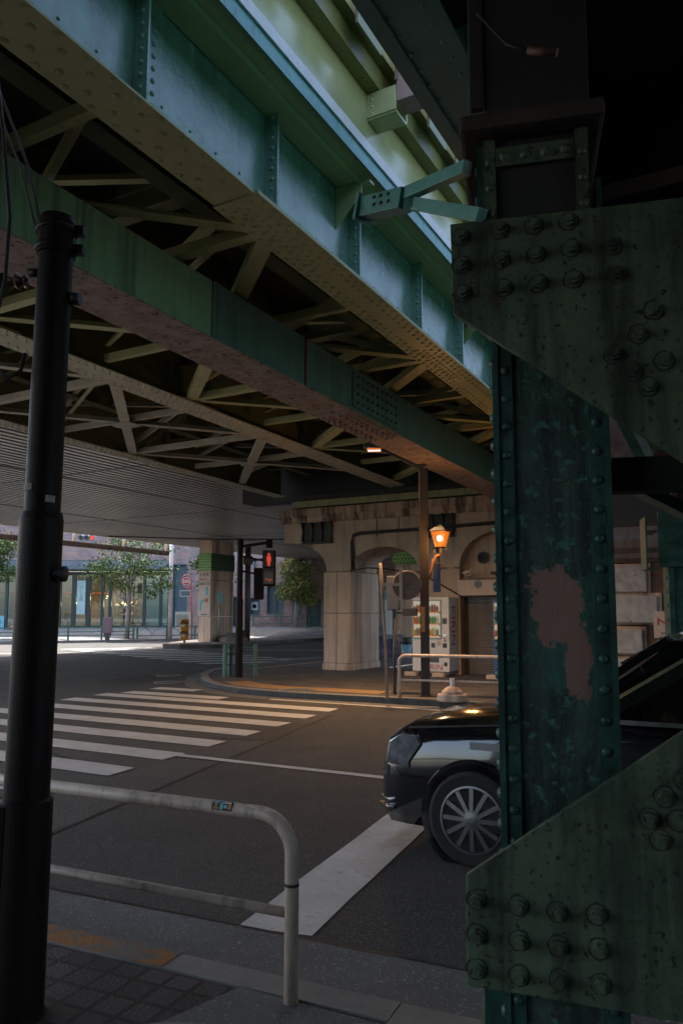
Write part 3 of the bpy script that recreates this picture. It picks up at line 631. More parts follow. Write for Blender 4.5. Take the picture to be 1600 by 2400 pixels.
# cables on the wall
b = MB()
for k in range(3):
    dz = .03 * k
    b.tube([(.08 + .05 * k, -.03, 2.9), (.06 + .04 * k, -.04, 3.4), (.05 + .03 * k, -.05, 3.75), (.12, -.05, 3.92 + dz), (.35, -.06, 3.98 + dz), (1.2, -.05, 3.97 + dz + .02), (2.2, -.05, 4.0 + dz), (3.4, -.06, 4.03 + dz), (4.6, -.05, 4.06 + dz), (5.6, -.06, 4.12 + dz), (8, -.05, 4.2 + dz)], .022, 6)
o = b.obj('wall_cable', M['cable']); o.location = C0; o.rotation_euler = (0, 0, RZ); tag(o, 'bundle of black cables clipped along the stained concrete wall', 'cable')
b = MB(); b.tube([(2.15, -.03, 2.85), (2.7, -.05, 2.55), (3.5, -.04, 2.1)], .018, 6); b.tube([(.02, -.065, 2.90), (.6, -.04, 2.98), (1.0, .3, 2.97), (1.5, 1.2, 2.86)], .02, 6)
o = b.obj('wall_cable', M['cable']); o.location = C0; o.rotation_euler = (0, 0, RZ); tag(o, 'thin slack cable slanting down the wall above the vending machine', 'cable')
b = MB(); b.tube([(2.06, 1.78, .1), (2.06, 1.78, 4)], .03, 8); o = b.obj('downpipe', mat('orange_brown_pipe', (.35, .16, .05), None, 5, .5)); o.location = C0; o.rotation_euler = (0, 0, RZ); tag(o, 'thin orange-brown downpipe inside the open arch', 'pipe')
# far side of the open arch
MB().box(-2.8, -1.2, 9.1, 10.0, 0, 5).obj('concrete_pier', M['concrete_mid'], None, C0, RZ)
tag(bpy.data.objects['concrete_pier'], 'plain beige concrete pier seen through the open arch', 'pier')
o = MB().box(-2.85, -1.6, 8.98, 9.05, 3.7, 4.7).obj('mesh_panel', M['netgreen'], None, C0, RZ); tag(o, 'green mesh panel hung high behind the open arch', 'mesh panel')

# shuttered shop in the second arch
t = thing('shuttered_shop', 'closed little shop with a rolled-down steel shutter under the arch', 'shop', C0, RZ)
b = MB(); z = .02
while z < 2.12:
    b.prism([(.42, z), (.395, z + .012), (.395, z + .050), (.42, z + .062)], 3.50, 5.7, 'x'); z += .0655
b.obj('shutter', M['shutter'], t)
MB().box(3.41, 3.495, .36, .50, 0, 2.13).obj('frame', M['steelblack'], t)
s = MB().box(3.36, 5.74, -.05, .40, 2.14, 2.56).obj('sign_board', M['sign_beige'], t, bevel=.01)
text('ボーノ', .20, M['blacklet'], s, (4.64, -.054, 2.38)); text('マイルド', .08, M['blacklet'], s, (4.72, -.054, 2.24))
MB().lathe([(.11, 0), (.11, .003), (.10, .003), (.10, 0)], (3.95, -.052, 2.44), 20, 'y').obj('emblem', M['grey'], s)
b = MB(); b.box(3.40, 5.75, .10, .40, 2.565, 2.62); b.obj('ledge', M['concrete_dark'], t)
# air conditioner on the ledge
t = thing('air_conditioner', 'beige air conditioner unit inside the arch above the shop sign', 'air conditioner', C0, RZ)
MB().box(4.38, 5.2, -.02, .30, 2.78, 3.42).obj('casing', mat('beige_casing', (.42, .36, .30), None, 3, .5), t, bevel=.02)
b = MB()
for k in range(10): b.box(4.47, 4.95, -.045, -.040, 2.84 + k * .055, 2.845 + k * .055)
for k in range(9): b.box(4.47 + k * .06, 4.475 + k * .06, -.05, -.0455, 2.83, 3.36)
b.obj('grille', M['sign_beige'], t)
MB().lathe([(.25, -.01), (.25, .012), (.22, .012), (.2, .0)], (4.71, -.022, 3.1), 24, 'y').obj('fan', M['black'], t)
MB().box(4.3, 5.3, -.05, .35, 2.70, 2.775).obj('bracket', M['steelblack'], t)
b = MB(); b.tube([(3.5, .0, 2.75), (3.62, -.02, 2.80), (3.75, -.02, 2.72), (3.66, -.02, 2.66), (3.56, -.02, 2.72), (3.7, -.02, 2.82), (3.86, -.02, 2.78), (3.9, -.01, 2.70)], .028, 7)
o = b.obj('coiled_hose', M['sign_beige'], None, C0, RZ); tag(o, 'coiled pale pipe on the ledge over the shutter', 'pipe')

# ---------------------------------------------------------------- vending machines
def vending(root, W, D, H, body, kirin):
    bd = MB().box(0, W, 0, D, .09, H).obj('cabinet', body, root, bevel=.012)
    w = MB().box(.05, W - .24, -.02, -.003, .98, H - .1).obj('display_window', M['vendlight'], root)
    b = MB()
    for a in ((.03, W - .22, H - .1, H - .07), (.03, W - .22, .95, .98), (.03, .05, .98, H - .1), (W - .24, W - .22, .98, H - .1)): b.box(a[0], a[1], -.03, -.001, a[2], a[3])
    b.obj('window_frame', M['grey'], root)
    cols = [(.55, .12, .08), (.65, .42, .06), (.08, .25, .42), (.62, .6, .55), (.12, .36, .16), (.58, .22, .05), (.35, .22, .12)]
    ms = [mat('drink_can', c, None, 9, .3) for c in cols] if 'CANS' not in globals() else CANS
    globals()['CANS'] = ms
    for r in range(3):
        sh = MB().box(.05, W - .24, -.06, -.021, 1.02 + r * .31, 1.05 + r * .31).obj('shelf', M['greydark'], root)
        bt = MB()
        for k in range(8): bt.box(.08 + k * (W - .34) / 8, .15 + k * (W - .34) / 8, -.066, -.061, 1.022 + r * .31, 1.046 + r * .31)
        bt.obj('button', M['lampglow'], sh)
        for k in range(10):
            h = .20 if r == 1 or k % 3 else .16; x = .095 + k * (W - .36) / 9.6
            b = MB(); b.lathe([(.030, 1.051 + r * .31), (.033, 1.07 + r * .31), (.033, 1.05 + h * .7 + r * .31), (.016, 1.05 + h * .9 + r * .31), (.016, 1.05 + h + r * .31)], (x, -.052, 0), 9)
            b.obj('drink_can', random.choice(ms), sh)
    b = MB(); b.box(W - .19, W - .06, -.008, -.001, 1.35, 1.50); b.obj('card_panel', M['greydark'], root)
    MB().box(W - .16, W - .08, -.02, -.001, 1.02, 1.08).obj('coin_slot', M['chrome'], root)
    MB().tube([(W - .14, -.03, .98), (W - .12, -.06, .93), (W - .10, -.03, .90)], .018, 6).obj('lock', M['chrome'], root)
    for k, x in enumerate((W * .52, W * .68, W * .83)): MB().box(x, x + .11, -.006, -.001, .72 + .05 * (k % 2), .84 + .06 * (k % 2)).obj('sticker', [M['greydark'], M['sign_beige'], M['black']][k], root)
    MB().box(W * .35, W * .72, -.012, -.001, .33, .53).obj('dispenser_flap', M['greydark'], root)
    MB().box(W * .86, W * .94, -.010, -.001, .24, .34).obj('return_cup', M['black'], root)
    for x in (.1, W - .1): MB().box(x - .05, x + .05, .08, .18, 0, .088).obj('foot', M['grey'], root)
    if kirin:
        text('KIRIN', .21, M['redlet'], bd, (W * .55, -.004, .20), sx=1.1)
        text('KIRIN', .40, M['redlet'], bd, (W + .004, D * .42, 1.30), (0, RAD(90), 0), sx=1.08)
def loc(x, y, z=0): v = Matrix.Rotation(RZ, 3, 'Z') @ Vector((x, y, z)); return C0 + v
t = thing('vending_machine', 'white drinks vending machine with red KIRIN lettering on its side', 'vending machine', loc(2.30, -.72, .03), RZ)
vending(t, 1.06, .70, 2.06, M['white'], True)
t = thing('vending_machine', 'blue vending machine half hidden behind the worn green column', 'vending machine', loc(4.52, -.62, .03), RZ)
vending(t, 1.06, .62, 1.98, M['bluepaint'], False)
bk = MB().box(0, .34, 0, .16, 0, .11).obj('concrete_block', M['concrete_mid'], None, loc(2.16, -.95, 0), RZ, bevel=.01); tag(bk, 'pale concrete block at the front left foot of the white vending machine', 'concrete block', 'concrete blocks by the vending machines')
for x, l in ((2.95, 'pale concrete block at the front right foot of the white vending machine'), (4.42, 'pale concrete block at the foot of the blue vending machine')):
    c = bk.copy(); C.objects.link(c); c.location = loc(x, -.95, 0); c['label'] = l

# ---------------------------------------------------------------- crates and bin in the arch
def crate(name, label, m, x, y, z, w=.42, d=.32, h=.28, grp=None):
    o = bpy.data.objects.get('_' + m.name)
    t = thing(name, label, 'crate', loc(x, y, z), RZ + random.uniform(-.05, .05), grp)
    b = MB()
    for k in range(4):
        zz = k * h / 3.6
        b.box(0, w, 0, .015, zz, zz + .035); b.box(0, w, d - .015, d, zz, zz + .035); b.box(0, .015, .016, d - .016, zz, zz + .035); b.box(w - .015, w, .016, d - .016, zz, zz + .035)
    for k in range(7):
        xx = k * (w - .02) / 6; b.box(xx, xx + .02, -.004, -.0005, .01, h); 
    b.obj('lattice', m, t)
    MB().box(.002, w - .002, .017, d - .017, .0, .012).obj('base', m, t)
    b = MB()
    for k in range(6): b.lathe([(.03, .013), (.03, h * .7), (.012, h * .9)], (.07 + (k % 3) * .13, .09 + (k // 3) * .13, 0), 8)
    return t
words_ = ['bottom', 'second', 'third', 'top']
for c, px in enumerate((-2.55, -2.08, -1.62)):
    for k in range(3 if c < 2 else 2):
        crate('bottle_crate', f'indigo bottle crate, {["bottom", "middle", "top"][k] if c < 2 else ["bottom", "top"][k]} of the stack ' + ['nearest the pier', 'in the middle of its row', 'nearest the bin'][c], M['crateblue'], px, 7.3, k * .285, grp='indigo crates stacked in the arch')
for k in range(4): crate('bottle_crate', f'green bottle crate beside the white vending machine, {["bottom", "second from bottom", "third from bottom", "topmost green one"][k]} of its stack', M['crategreen'], -1.28, 7.6, .12 + k * .285, .40, .32, grp='green crates stacked in the arch')
crate('bottle_crate', 'pale blue crate on top of the green crate stack', M['sky'], -1.27, 7.6, 1.27, .38, .3, .2)
MB().box(-1.3, -.84, 7.58, 7.96, 0, .118).obj('pallet', M['concrete_mid'], None, loc(0, 0, 0), RZ); tag(bpy.data.objects['pallet'], 'low grey pallet carrying the green crate stack', 'pallet')
t = thing('rubbish_bin', 'pale blue plastic bin with a black bag over its rim', 'bin', loc(-1.35, 7.0, 0), RZ)
b = MB(); b.lathe([(.17, 0), (.22, .55)], n=20); b.obj('body', M['bin'], t)
b = MB(); b.lathe([(.235, .50), (.25, .60), (.24, .74), (.20, .76), (.19, .6)], n=18)
for v in b.b.verts: v.co.x += random.uniform(-.015, .015); v.co.z += random.uniform(-.02, .02)
b.obj('bin_liner', M['black'], t)
t = thing('broom', 'long-handled broom leaning in the arch near the bin', 'broom', loc(-1.75, 6.9, 0), RZ)
MB().tube([(.25, 0, .1), (-.05, .05, 1.15)], .014, 7).obj('handle', mat('orange_handle', (.5, .16, .05), None, 4, .5), t)
MB().prism([(.15, 0), (.37, 0), (.30, .22), (.22, .22)], -.04, .04).obj('bristles', mat('red_bristles', (.45, .10, .05), None, 4, .9), t)
t = thing('bottle', 'tall clear bottle standing on the bin-side crate in the arch', 'bottle', loc(-1.72, 7.15, 0), RZ)
MB().lathe([(.05, 0), (.05, .75), (.02, .9), (.02, 1.0)], n=12).obj('body', M['lens'], t); MB().lathe([(.023, 1.001), (.023, 1.03)], n=10).obj('cap', M['white'], t)
t['label'] = 'tall clear bottle standing by the green crates in the arch'

t = thing('roadside_banner', 'pale standing banner with a turquoise and orange top beyond the arch', 'banner', (2.72, 45, 0), 0)
MB().box(-.2, .25, 0, .05, .3, 2.6).obj('lower_panel', M['white'], t); MB().box(-.2, .25, 0, .05, 2.61, 3.15).obj('top_panel', M['sky'], t); MB().lathe([(.14, 0), (.12, .01)], (.16, 0, 2.95), 12, 'y').obj('orange_mark', M['orange'], t); MB().tube([(.27, .02, 0), (.27, .02, 3.2)], .03, 8).obj('pole', M['bluepaint'], t)
# ---------------------------------------------------------------- brick abutment with white quoins, right of the column
t = thing('brick_abutment', 'dark red brick abutment with rough white quoin stones and a moulded cap', 'abutment', loc(7.75, -1.45, 0), RZ)
MB().box(.6, 11, 0, 2, 0, 2.85).obj('brick_wall', M['redbrick'], t)
for k, (w_, h_) in enumerate(((1.1, .62), (.82, .60), (1.16, .66), (.95, .64))):
    z = .02 + k * .69
    b = MB(); b.box(-.30, -.30 + w_ + .08, -.06, 2.0, z, z + h_ + .05); b.obj('quoin_bed', M['concrete_mid'], t, bevel=.015)
    b = MB(); b.box(-.20, -.20 + w_ - .1, -.16, -.061, z + .04, z + h_ - .01); b.obj('quoin', M['quoin'], t, bevel=.03)
b = MB(); b.prism([(-.06, 2.80), (-.22, 2.9), (-.22, 3.0), (-.34, 3.12), (-.34, 3.3), (-.10, 3.42), (-.10, 3.62), (.4, 3.62), (.4, 2.80)], -.5, 6, 'x'); b.obj('cornice', M['concrete_dark'], t)
MB().box(-.4, 14, .2, 2, 3.63, 7.25).obj('parapet', M['redbrick'], t)
MB().box(-.35, 1.35, .0, .199, 3.64, 4.5).obj('blackened_panel', M['steelblack'], t)
sg = thing('notice_board', 'small pale notice board with a dark red figure on the brick abutment', 'sign', loc(8.55, -1.85, .1), RZ)
MB().box(0, .42, -.015, 0, 1.02, 1.60).obj('board', M['sign_beige'], sg); text('2', .40, M['redlet'], sg, (.2, -.018, 1.38), (RAD(90), RAD(90), 0), sx=1); text('NO', .07, M['blacklet'], sg, (.2, -.018, 1.12))
# unseen abutment wall behind the camera, added and cut to block light
t = thing('brick_wall', 'added unseen dark brick wall blocking light on the near side', 'wall', B(0, -5.0, 0), RZ)
MB().box(-3.5, 30, -2, 0, 0, 7.2).obj('wall', M['redbrick'], t)  # added unseen wall, blocks light

# ================================================================ WORN COLUMN and its bracing, close to the camera
CR = RAD(-13)
col = thing('steel_column', 'worn dark green riveted column with peeling brown paint and bolted gusset plates', 'steel column', (.835, 3.17, 0), CR)
b = MB(); b.box(-.165, .232, -.16, .20, .09, 3.42)
pp = M['column'].copy(); pp.name = 'peeling_column_paint'; M['colpeel'] = pp
nt = pp.node_tree; N = nt.nodes; L = nt.links; P_ = N['Principled BSDF']; old = P_.inputs['Base Color'].links[0].from_socket
tc = N.new('ShaderNodeTexCoord'); sp = N.new('ShaderNodeSeparateXYZ'); L.new(tc.outputs['Object'], sp.inputs[0])
ns = N.new('ShaderNodeTexNoise'); ns.inputs['Scale'].default_value = 13; ns.inputs['Detail'].default_value = 12; ns.inputs['Roughness'].default_value = .72; L.new(tc.outputs['Object'], ns.inputs[0])
def mth(op, a, c, cl=False):
    m = N.new('ShaderNodeMath'); m.operation = op; m.use_clamp = cl
    for i, v in enumerate((a, c)):
        if isinstance(v, (int, float)): m.inputs[i].default_value = v
        else: L.new(v, m.inputs[i])
    return m.outputs[0]
# ellipse-like flake area, bare brown primer where the noise exceeds the distance from its middle
def flake(cx, cz, rx, rz_, sl=0, lift=0.0):
    xx = mth('DIVIDE', mth('SUBTRACT', mth('SUBTRACT', sp.outputs[0], cx), mth('MULTIPLY', mth('SUBTRACT', sp.outputs[2], cz), sl)), rx); zz = mth('DIVIDE', mth('SUBTRACT', sp.outputs[2], cz), rz_)
    d = mth('ADD', mth('POWER', mth('ABSOLUTE', xx, 0), 3), mth('POWER', mth('ABSOLUTE', zz, 0), 3))
    return mth('MULTIPLY', mth('SUBTRACT', mth('SUBTRACT', mth('ADD', mth('MULTIPLY', ns.outputs[0], 5.0), lift), 2.0), d), 18, True)
f1 = flake(.04, 1.78, .11, .165, -.1, .25); f2 = flake(.115, 1.55, .052, .16, 0, .25)
f3 = mth('MULTIPLY', flake(.10, 1.66, .15, .26, 0, .3), .8); 
mk = mth('MAXIMUM', f1, f2)
x1 = N.new('ShaderNodeMix'); x1.data_type = 'RGBA'; L.new(f3, x1.inputs[0]); L.new(old, x1.inputs[6]); x1.inputs[7].default_value = (.035, .125, .10, 1)
x2 = N.new('ShaderNodeMix'); x2.data_type = 'RGBA'; L.new(mk, x2.inputs[0]); L.new(x1.outputs[2], x2.inputs[6]); x2.inputs[7].default_value = (.29, .17, .13, 1)
L.new(x2.outputs[2], P_.inputs['Base Color'])
b.obj('shaft', [pp], col)
o_ = .0335
for s in (-1, 1):                         # angle irons along the edges with their rivet heads
    b = MB(); b.box(*sorted((o_ + s * .199, o_ + s * .222)), -.19, .22, .09, 3.5); b.box(*sorted((o_ + s * .144, o_ + s * .198)), -.178, -.161, .09, 3.42)
    z = .2
    while z < 3.4:
        b.dome((o_ + s * .172, -.178, z), (0, -1, 0), .020, 9); b.dome((o_ + s * .222, -.13 if s < 0 else .06, z + .05), (s, 0, 0), .023, 9); z += .115
    b.obj('edge_angle', M['columnedge'], col)
b = MB(); b.box(-.29, .24, -.21, .26, .09, .12); b.box(-.27, .25, -.05, .10, .12, .5); b.obj('base_plate', M['columnedge'], col, bevel=.004)
# head: panelled block under a rusted cap
b = MB(); b.box(-.205, .215, -.20, .22, 3.10, 3.70)
b.obj('head_block', M['steelblack'], col)
b = MB()
for s in (-1, 1):
    b.box(*sorted((s * .158, s * .206)), -.225, -.201, 3.1, 3.70)
    for z in (3.16, 3.27, 3.38, 3.49, 3.60): b.dome((s * .182, -.225, z), (0, -1, 0), .018, 8)
b.box(-.155, .155, -.222, -.201, 3.58, 3.66)
for x in (-.12, -.04, .04, .12): b.dome((x, -.222, 3.62), (0, -1, 0), .022, 8)
b.obj('head_frame', M['gusset'], col)
b = MB(); b.box(-.235, -.207, -.2, .2, 3.05, 3.69)
for z in (3.12, 3.25, 3.38, 3.51, 3.64): b.dome((-.235, -.1, z), (-1, 0, 0), .022, 8); b.dome((-.235, .1, z), (-1, 0, 0), .022, 8)
b.obj('side_plate', M['columnedge'], col)
b = MB(); b.box(-.30, .27, -.30, .30, 3.702, 3.775); b.obj('cap', M['rustcap'], col, bevel=.02)
b = MB(); b.box(-.20, .22, -.2, .22, 3.776, 5.6); b.box(-.26, -.201, -.22, -.18, 3.85, 5.5); b.obj('bearing_block', M['steelblack'], col, bevel=.01)
b = MB(); b.tube([(-.22, -.25, 4.25), (-.1, -.30, 4.05), (-.02, -.34, 3.98)], .006, 6); b.obj('wire', M['cable'], col)
b = MB(); b.tube([(-.02, -.34, 3.98), (.09, -.36, 3.935)], .017, 10); b.obj('insulator', mat('terracotta', (.10, .045, .03), None, 6, .6), col)
# crossed flat bracing bolted to the front of the column
def plate(name, poly, y0, y1, m, bolts, r=.025):
    b = MB(); b.prism(poly, y0, y1); o = b.obj(name, m, col, bevel=.004)
    for x, z in bolts:
        q = MB(); q.bolt((x, y0, z), (0, -1, 0), r); q.grime((x, y0, z), (0, -1, 0), r); q.obj('bolt', [m, M['grime']], o)  # grime ring: dirt with contact shade painted in
    return o
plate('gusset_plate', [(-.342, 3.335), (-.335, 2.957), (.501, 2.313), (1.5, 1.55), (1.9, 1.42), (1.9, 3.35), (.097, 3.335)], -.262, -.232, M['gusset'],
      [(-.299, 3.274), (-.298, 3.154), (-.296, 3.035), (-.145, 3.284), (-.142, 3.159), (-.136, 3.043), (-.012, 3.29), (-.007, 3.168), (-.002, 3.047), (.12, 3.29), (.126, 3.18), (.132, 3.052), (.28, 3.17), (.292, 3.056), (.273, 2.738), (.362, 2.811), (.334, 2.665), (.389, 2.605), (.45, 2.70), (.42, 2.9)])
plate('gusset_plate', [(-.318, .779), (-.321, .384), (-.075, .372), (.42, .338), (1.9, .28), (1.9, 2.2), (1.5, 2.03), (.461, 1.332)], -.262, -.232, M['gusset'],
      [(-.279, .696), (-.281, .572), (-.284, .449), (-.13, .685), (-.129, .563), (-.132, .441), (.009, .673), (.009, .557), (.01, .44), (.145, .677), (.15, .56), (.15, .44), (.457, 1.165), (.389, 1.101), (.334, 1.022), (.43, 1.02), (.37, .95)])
b = MB(); b.bar((.15, -.29, .55), (1.9, -.29, 1.45), .40, .03, (0, 1, 0)) if False else None
b = MB(); b.bar((-.2, .30, 1.05), (1.6, .30, 2.15), .05, .10, (0, 1, 0)); b.obj('diagonal_brace', M['gusset'], col)
b = MB(); b.bar((-.1, .34, 2.62), (2.2, .34, 1.28), .05, .14, (0, 1, 0)); b.obj('diagonal_brace', M['columnedge'], col)
b = MB(); b.bar((.24, .05, 2.32), (2.4, .05, 2.32), .10, .14); b.obj('cross_beam', M['steelblack'], col)
# turquoise forked strut in front of the girder
SP = at(880, 490, 3.55)
t = thing('forked_strut', 'turquoise forked steel strut reaching from the column head into the gap', 'bracket', SP)
def q_(u, v, Y): return at(u, v, Y) - SP
ST = [q_(858, 490, 3.62), q_(952, 468, 3.40), q_(1095, 392, 3.02), q_(1128, 505, 2.95), q_(975, 474, 3.38)]
b = MB(); b.bar(ST[0], ST[1], .085, .095); d_ = (ST[1] - ST[0]).normalized(); b.bar(ST[0] - d_ * .022, ST[0] - d_ * .001, .12, .13)
p_ = ST[0].lerp(ST[1], .35); 
b.obj('stem', M['tealbright'], t, bevel=.003)
b = MB()
for f_ in (.25, .42, .6):
    c_ = ST[0].lerp(ST[1], f_) + Vector((-.005, -.047, 0)); b.bolt(c_ + Vector((0, 0, .018)), (-.25, -1, 0), .011); b.bolt(c_ + Vector((0, 0, -.018)), (-.25, -1, 0), .011)
b.obj('bolt', M['steelblack'], t)
b = MB(); b.bar(ST[1] + Vector((-.01, .01, .028)), ST[2], .045, .055); b.obj('arm', M['tealbright'], t, bevel=.003)
b = MB(); b.bar(ST[1] + Vector((-.01, -.01, -.02)), ST[4] + Vector((0, 0, -.008)), .045, .055); b.bar(ST[4] + Vector((-.004, 0, -.008)), ST[3], .046, .056); b.obj('arm', M['tealbright'], t, bevel=.003)
# second line of columns across the road on the right
t = thing('steel_column', 'narrow turquoise riveted column half out of the picture beyond the car', 'steel column', (4.05, 9.1, 0), CR)
MB().box(-.14, .3, -.15, .15, 0, 2.95).obj('shaft', M['columnedge'], t)
b = MB(); b.box(-.2, -.141, -.18, .18, 0, 2.9); z = .1
while z < 2.9: b.dome((-.2, -.1, z), (-1, 0, 0), .03, 7); b.dome((-.17, -.18, z), (0, -1, 0), .025, 7); z += .16
b.obj('edge_angle', M['columnedge'], t)
b = MB(); b.box(-.30, .5, -.22, -.181, 2.30, 2.95); b.box(-.42, -.301, -.2, .2, 2.28, 2.30); b.box(-.42, -.301, -.2, .2, 2.5, 2.52); b.box(-.42, -.301, -.2, .2, 2.72, 2.74); b.box(-.44, -.421, -.2, .2, 2.28, 2.9)
for z in (2.4, 2.6, 2.8): b.bolt((-.15, -.22, z), (0, -1, 0), .035); b.bolt((.1, -.22, z), (0, -1, 0), .035)
b.obj('gusset_plate', M['columnedge'], t)
MB().bar((-.1, 0, 2.95), (-1.8, -2.6, 5.6), .12, .16).obj('diagonal_brace', M['columnedge'], t)

# ================================================================ DARK SIGNAL POLE on the left
PX, PY = -1.350, 3.36
pole = thing('signal_pole', 'thick dark brown signal pole close by on the pavement', 'pole', (PX, PY, .096), 0)
pole.rotation_euler = (0, RAD(.85), 0)
b = MB(); b.lathe([(.077, 2.099), (.075, 3.28), (.083, 3.281), (.083, 3.43), (.076, 3.46), (.03, 3.475)], n=36); b.obj('upper_shaft', M['polepaint'], pole)
b = MB(); b.lathe([(.093, .88), (.092, 2.07), (.085, 2.1)], n=36); b.obj('lower_shaft', M['polepaint'], pole)
b = MB(); b.lathe([(.125, 0), (.112, .02), (.108, .87), (.096, .88)], n=36); b.box(-.155, -.05, -.10, .08, .02, .86); b.obj('base_sleeve', M['polepaint'], pole)
for z in (3.31, 3.40):
    b = MB(); b.lathe([(.089, z - .012), (.093, z), (.089, z + .012)], n=30); b.box(.08, .125, -.02, .02, z - .02, z + .02); b.obj('clamp', M['polepaint'], pole)
b = MB(); b.lathe([(.02, 0), (.02, .03), (.034, .031), (.034, .05), (.02, .056)], (.083, -.04, 1.83), 16, 'x'); b.obj('knob', M['black'], pole)
MB().tube([(.075, 0, 3.08), (.12, 0, 3.08)], .03, 12).obj('cable_gland', M['black'], pole); MB().tube([(-.07, 0, 3.2), (-.12, 0, 3.2)], .02, 10).obj('cable_gland', M['black'], pole)
def wrap(z0, z1, a0, a1, m):
    b = MB(); n = 8; r = .0800
    for i in range(n):
        p = [(r * math.cos(a), r * math.sin(a), z) for a, z in ((a0 + (a1 - a0) * i / n, z0), (a0 + (a1 - a0) * (i + 1) / n, z0), (a0 + (a1 - a0) * (i + 1) / n, z1), (a0 + (a1 - a0) * i / n, z1))]
        b.face([b.b.verts.new(q) for q in p])
    return b.obj('sticker', m, pole)
wrap(2.19, 2.22, RAD(-165), RAD(-105), mat('worn_tape', (.28, .22, .16), (.12, .1, .08), 30, .7)); wrap(2.14, 2.17, RAD(-62), RAD(-30), mat('grey_sticker', (.34, .34, .34), None, 40, .6))
t = thing('insulator', 'terracotta cable insulator on a wire beside the dark pole top', 'insulator', (PX - .14, PY + .05, 3.28)); t['label'] = 'brown cable insulator hooked beside the top of the dark signal pole'
MB().lathe([(.012, -.05), (.035, -.04), (.02, -.02), (.04, 0), (.02, .02), (.035, .04), (.012, .05)], n=16, ax='x').obj('body', mat('brown_ceramic', (.16, .07, .04), None, 6, .35), t)
b = MB(); b.tube([(PX - .02, PY, 3.5), (PX - .12, PY + .05, 3.85), (PX - .35, PY + .1, 4.4), (PX - .6, PY + .2, 5.6)], .006, 6); b.tube([(PX - .04, PY + .02, 3.46), (PX - .16, PY + .06, 3.85), (PX - .40, PY + .12, 4.4), (PX - .7, PY + .3, 5.6)], .005, 6)
tag(b.obj('overhead_cable', M['cable']), 'pair of thin wires rising from the dark pole to the girders', 'cable')
b = MB(); b.tube([(PX - .36, PY + .1, 4.7), (PX - .22, PY, 4.0), (PX - .16, PY - .02, 3.55), (PX - .17, PY - .02, 3.25), (PX - .22, PY - .02, 2.98), (PX - .20, PY - .02, 2.86), (PX - .14, PY - .01, 2.80), (PX - .09, PY, 2.84), (PX - .07, PY, 2.92)], .009, 8)
tag(b.obj('overhead_cable', M['cable']), 'thick slack cable looping down beside the dark pole', 'cable')

# ================================================================ GUARD RAIL in front
ga = math.atan2(-.42, .907)
t = thing('guard_rail', 'cream tubular guard rail in front with a small sticker', 'guard rail', (-.215, 3.46, .09), ga)
pts = [(0, 0, 0), (0, 0, .62)] + [(-.16 + .16 * math.cos(a), 0, .62 + .16 * math.sin(a)) for a in [RAD(x) for x in range(10, 91, 10)]] + [(-1.0, 0, .782), (-3.6, 0, .785)]
MB().tube(pts, .031, 20).obj('top_rail', M['railwhite'], t)
MB().tube([(-.03, 0, .375), (-3.6, 0, .378)], .0215, 16).obj('lower_rail', M['railwhite'], t)
MB().lathe([(.0325, .49), (.0325, .503)], n=20).obj('weld_ring', M['rustcap'], t)
MB().tube([(-3.0, 0, 0), (-3.0, 0, .76)], .03, 16).obj('post', M['railwhite'], t)
def wrap2(x0, x1, a0, a1, r, m, nm='sticker'):
    b = MB(); n = 6
    for i in range(n):
        p = [(x, -r * math.sin(a), .784 + r * math.cos(a)) for x, a in ((x0, a0 + (a1 - a0) * i / n), (x1, a0 + (a1 - a0) * i / n), (x1, a0 + (a1 - a0) * (i + 1) / n), (x0, a0 + (a1 - a0) * (i + 1) / n))]
        b.face([b.b.verts.new(q) for q in p])
    return b.obj(nm, m, t)
wrap2(-.40, -.29, .35, 1.75, .0318, M['black'])
for (x0, x1, a0, a1, m) in ((-.395, -.36, .45, .75, 'sky'), (-.385, -.37, .75, 1.2, 'orange'), (-.355, -.34, .5, 1.65, 'sky'), (-.34, -.30, .5, .72, 'white'), (-.312, -.298, .72, 1.5, 'orange'), (-.335, -.318, .95, 1.4, 'sky'), (-.39, -.362, 1.35, 1.6, 'orange')): wrap2(x0, x1, a0, a1, .0322, M[m])

# ================================================================ STREET FURNITURE on the corner
t = thing('street_lamp', 'square brown lamp post with a lit lamp head on a slanting arm', 'street lamp', (1.68, 15.6, .12), RAD(-6))
b = MB(); b.box(-.09, .09, -.09, .09, .02, 4.62); b.box(-.12, .12, -.12, .12, 0, .019); b.obj('post', M['postbrown'], t, bevel=.006)
b = MB(); b.bar((.0, 0, 4.60), (-.84, .0, 5.06), .07, .07); b.obj('arm', M['postbrown'], t)
b = MB(); b.prism([(-.80, 5.14), (-.82, 5.04), (-1.20, 5.06), (-1.24, 5.12), (-1.06, 5.19)], -.16, .16); b.obj('lamp_head', M['greydark'], t)
lg = MB().box(-1.14, -.88, -.08, .08, 5.018, 5.032).obj('lamp_glass', M['tubeglow'], t)
b = MB(); b.box(-1.15, -.87, -.12, -.085, 5.015, 5.045); b.box(-1.15, -.87, .085, .12, 5.015, 5.045); b.obj('rim', M['orangeglow'], t)
b = MB(); b.box(-.075, .0, -.094, -.0905, 1.28, 1.78); b.obj('sticker', mat('ochre_sticker', (.40, .20, .06), (.30, .15, .05), 6, .7), t)
def lamp(name, loc_, col, e, typ='AREA', size=.25, rot=(0, 0, 0), spread=2.6):
    l = bpy.data.lights.new(name, typ); l.color = col; l.energy = e
    if typ == 'AREA': l.size = size; l.spread = spread
    else: l.shadow_soft_size = size
    o = bpy.data.objects.new(name, l); C.objects.link(o); o.location = loc_; o.rotation_euler = rot; return o
lamp('street_lamp_light', (.68, 15.7, 5.09), (1, .58, .27), LAMP_E, 'AREA', .3)
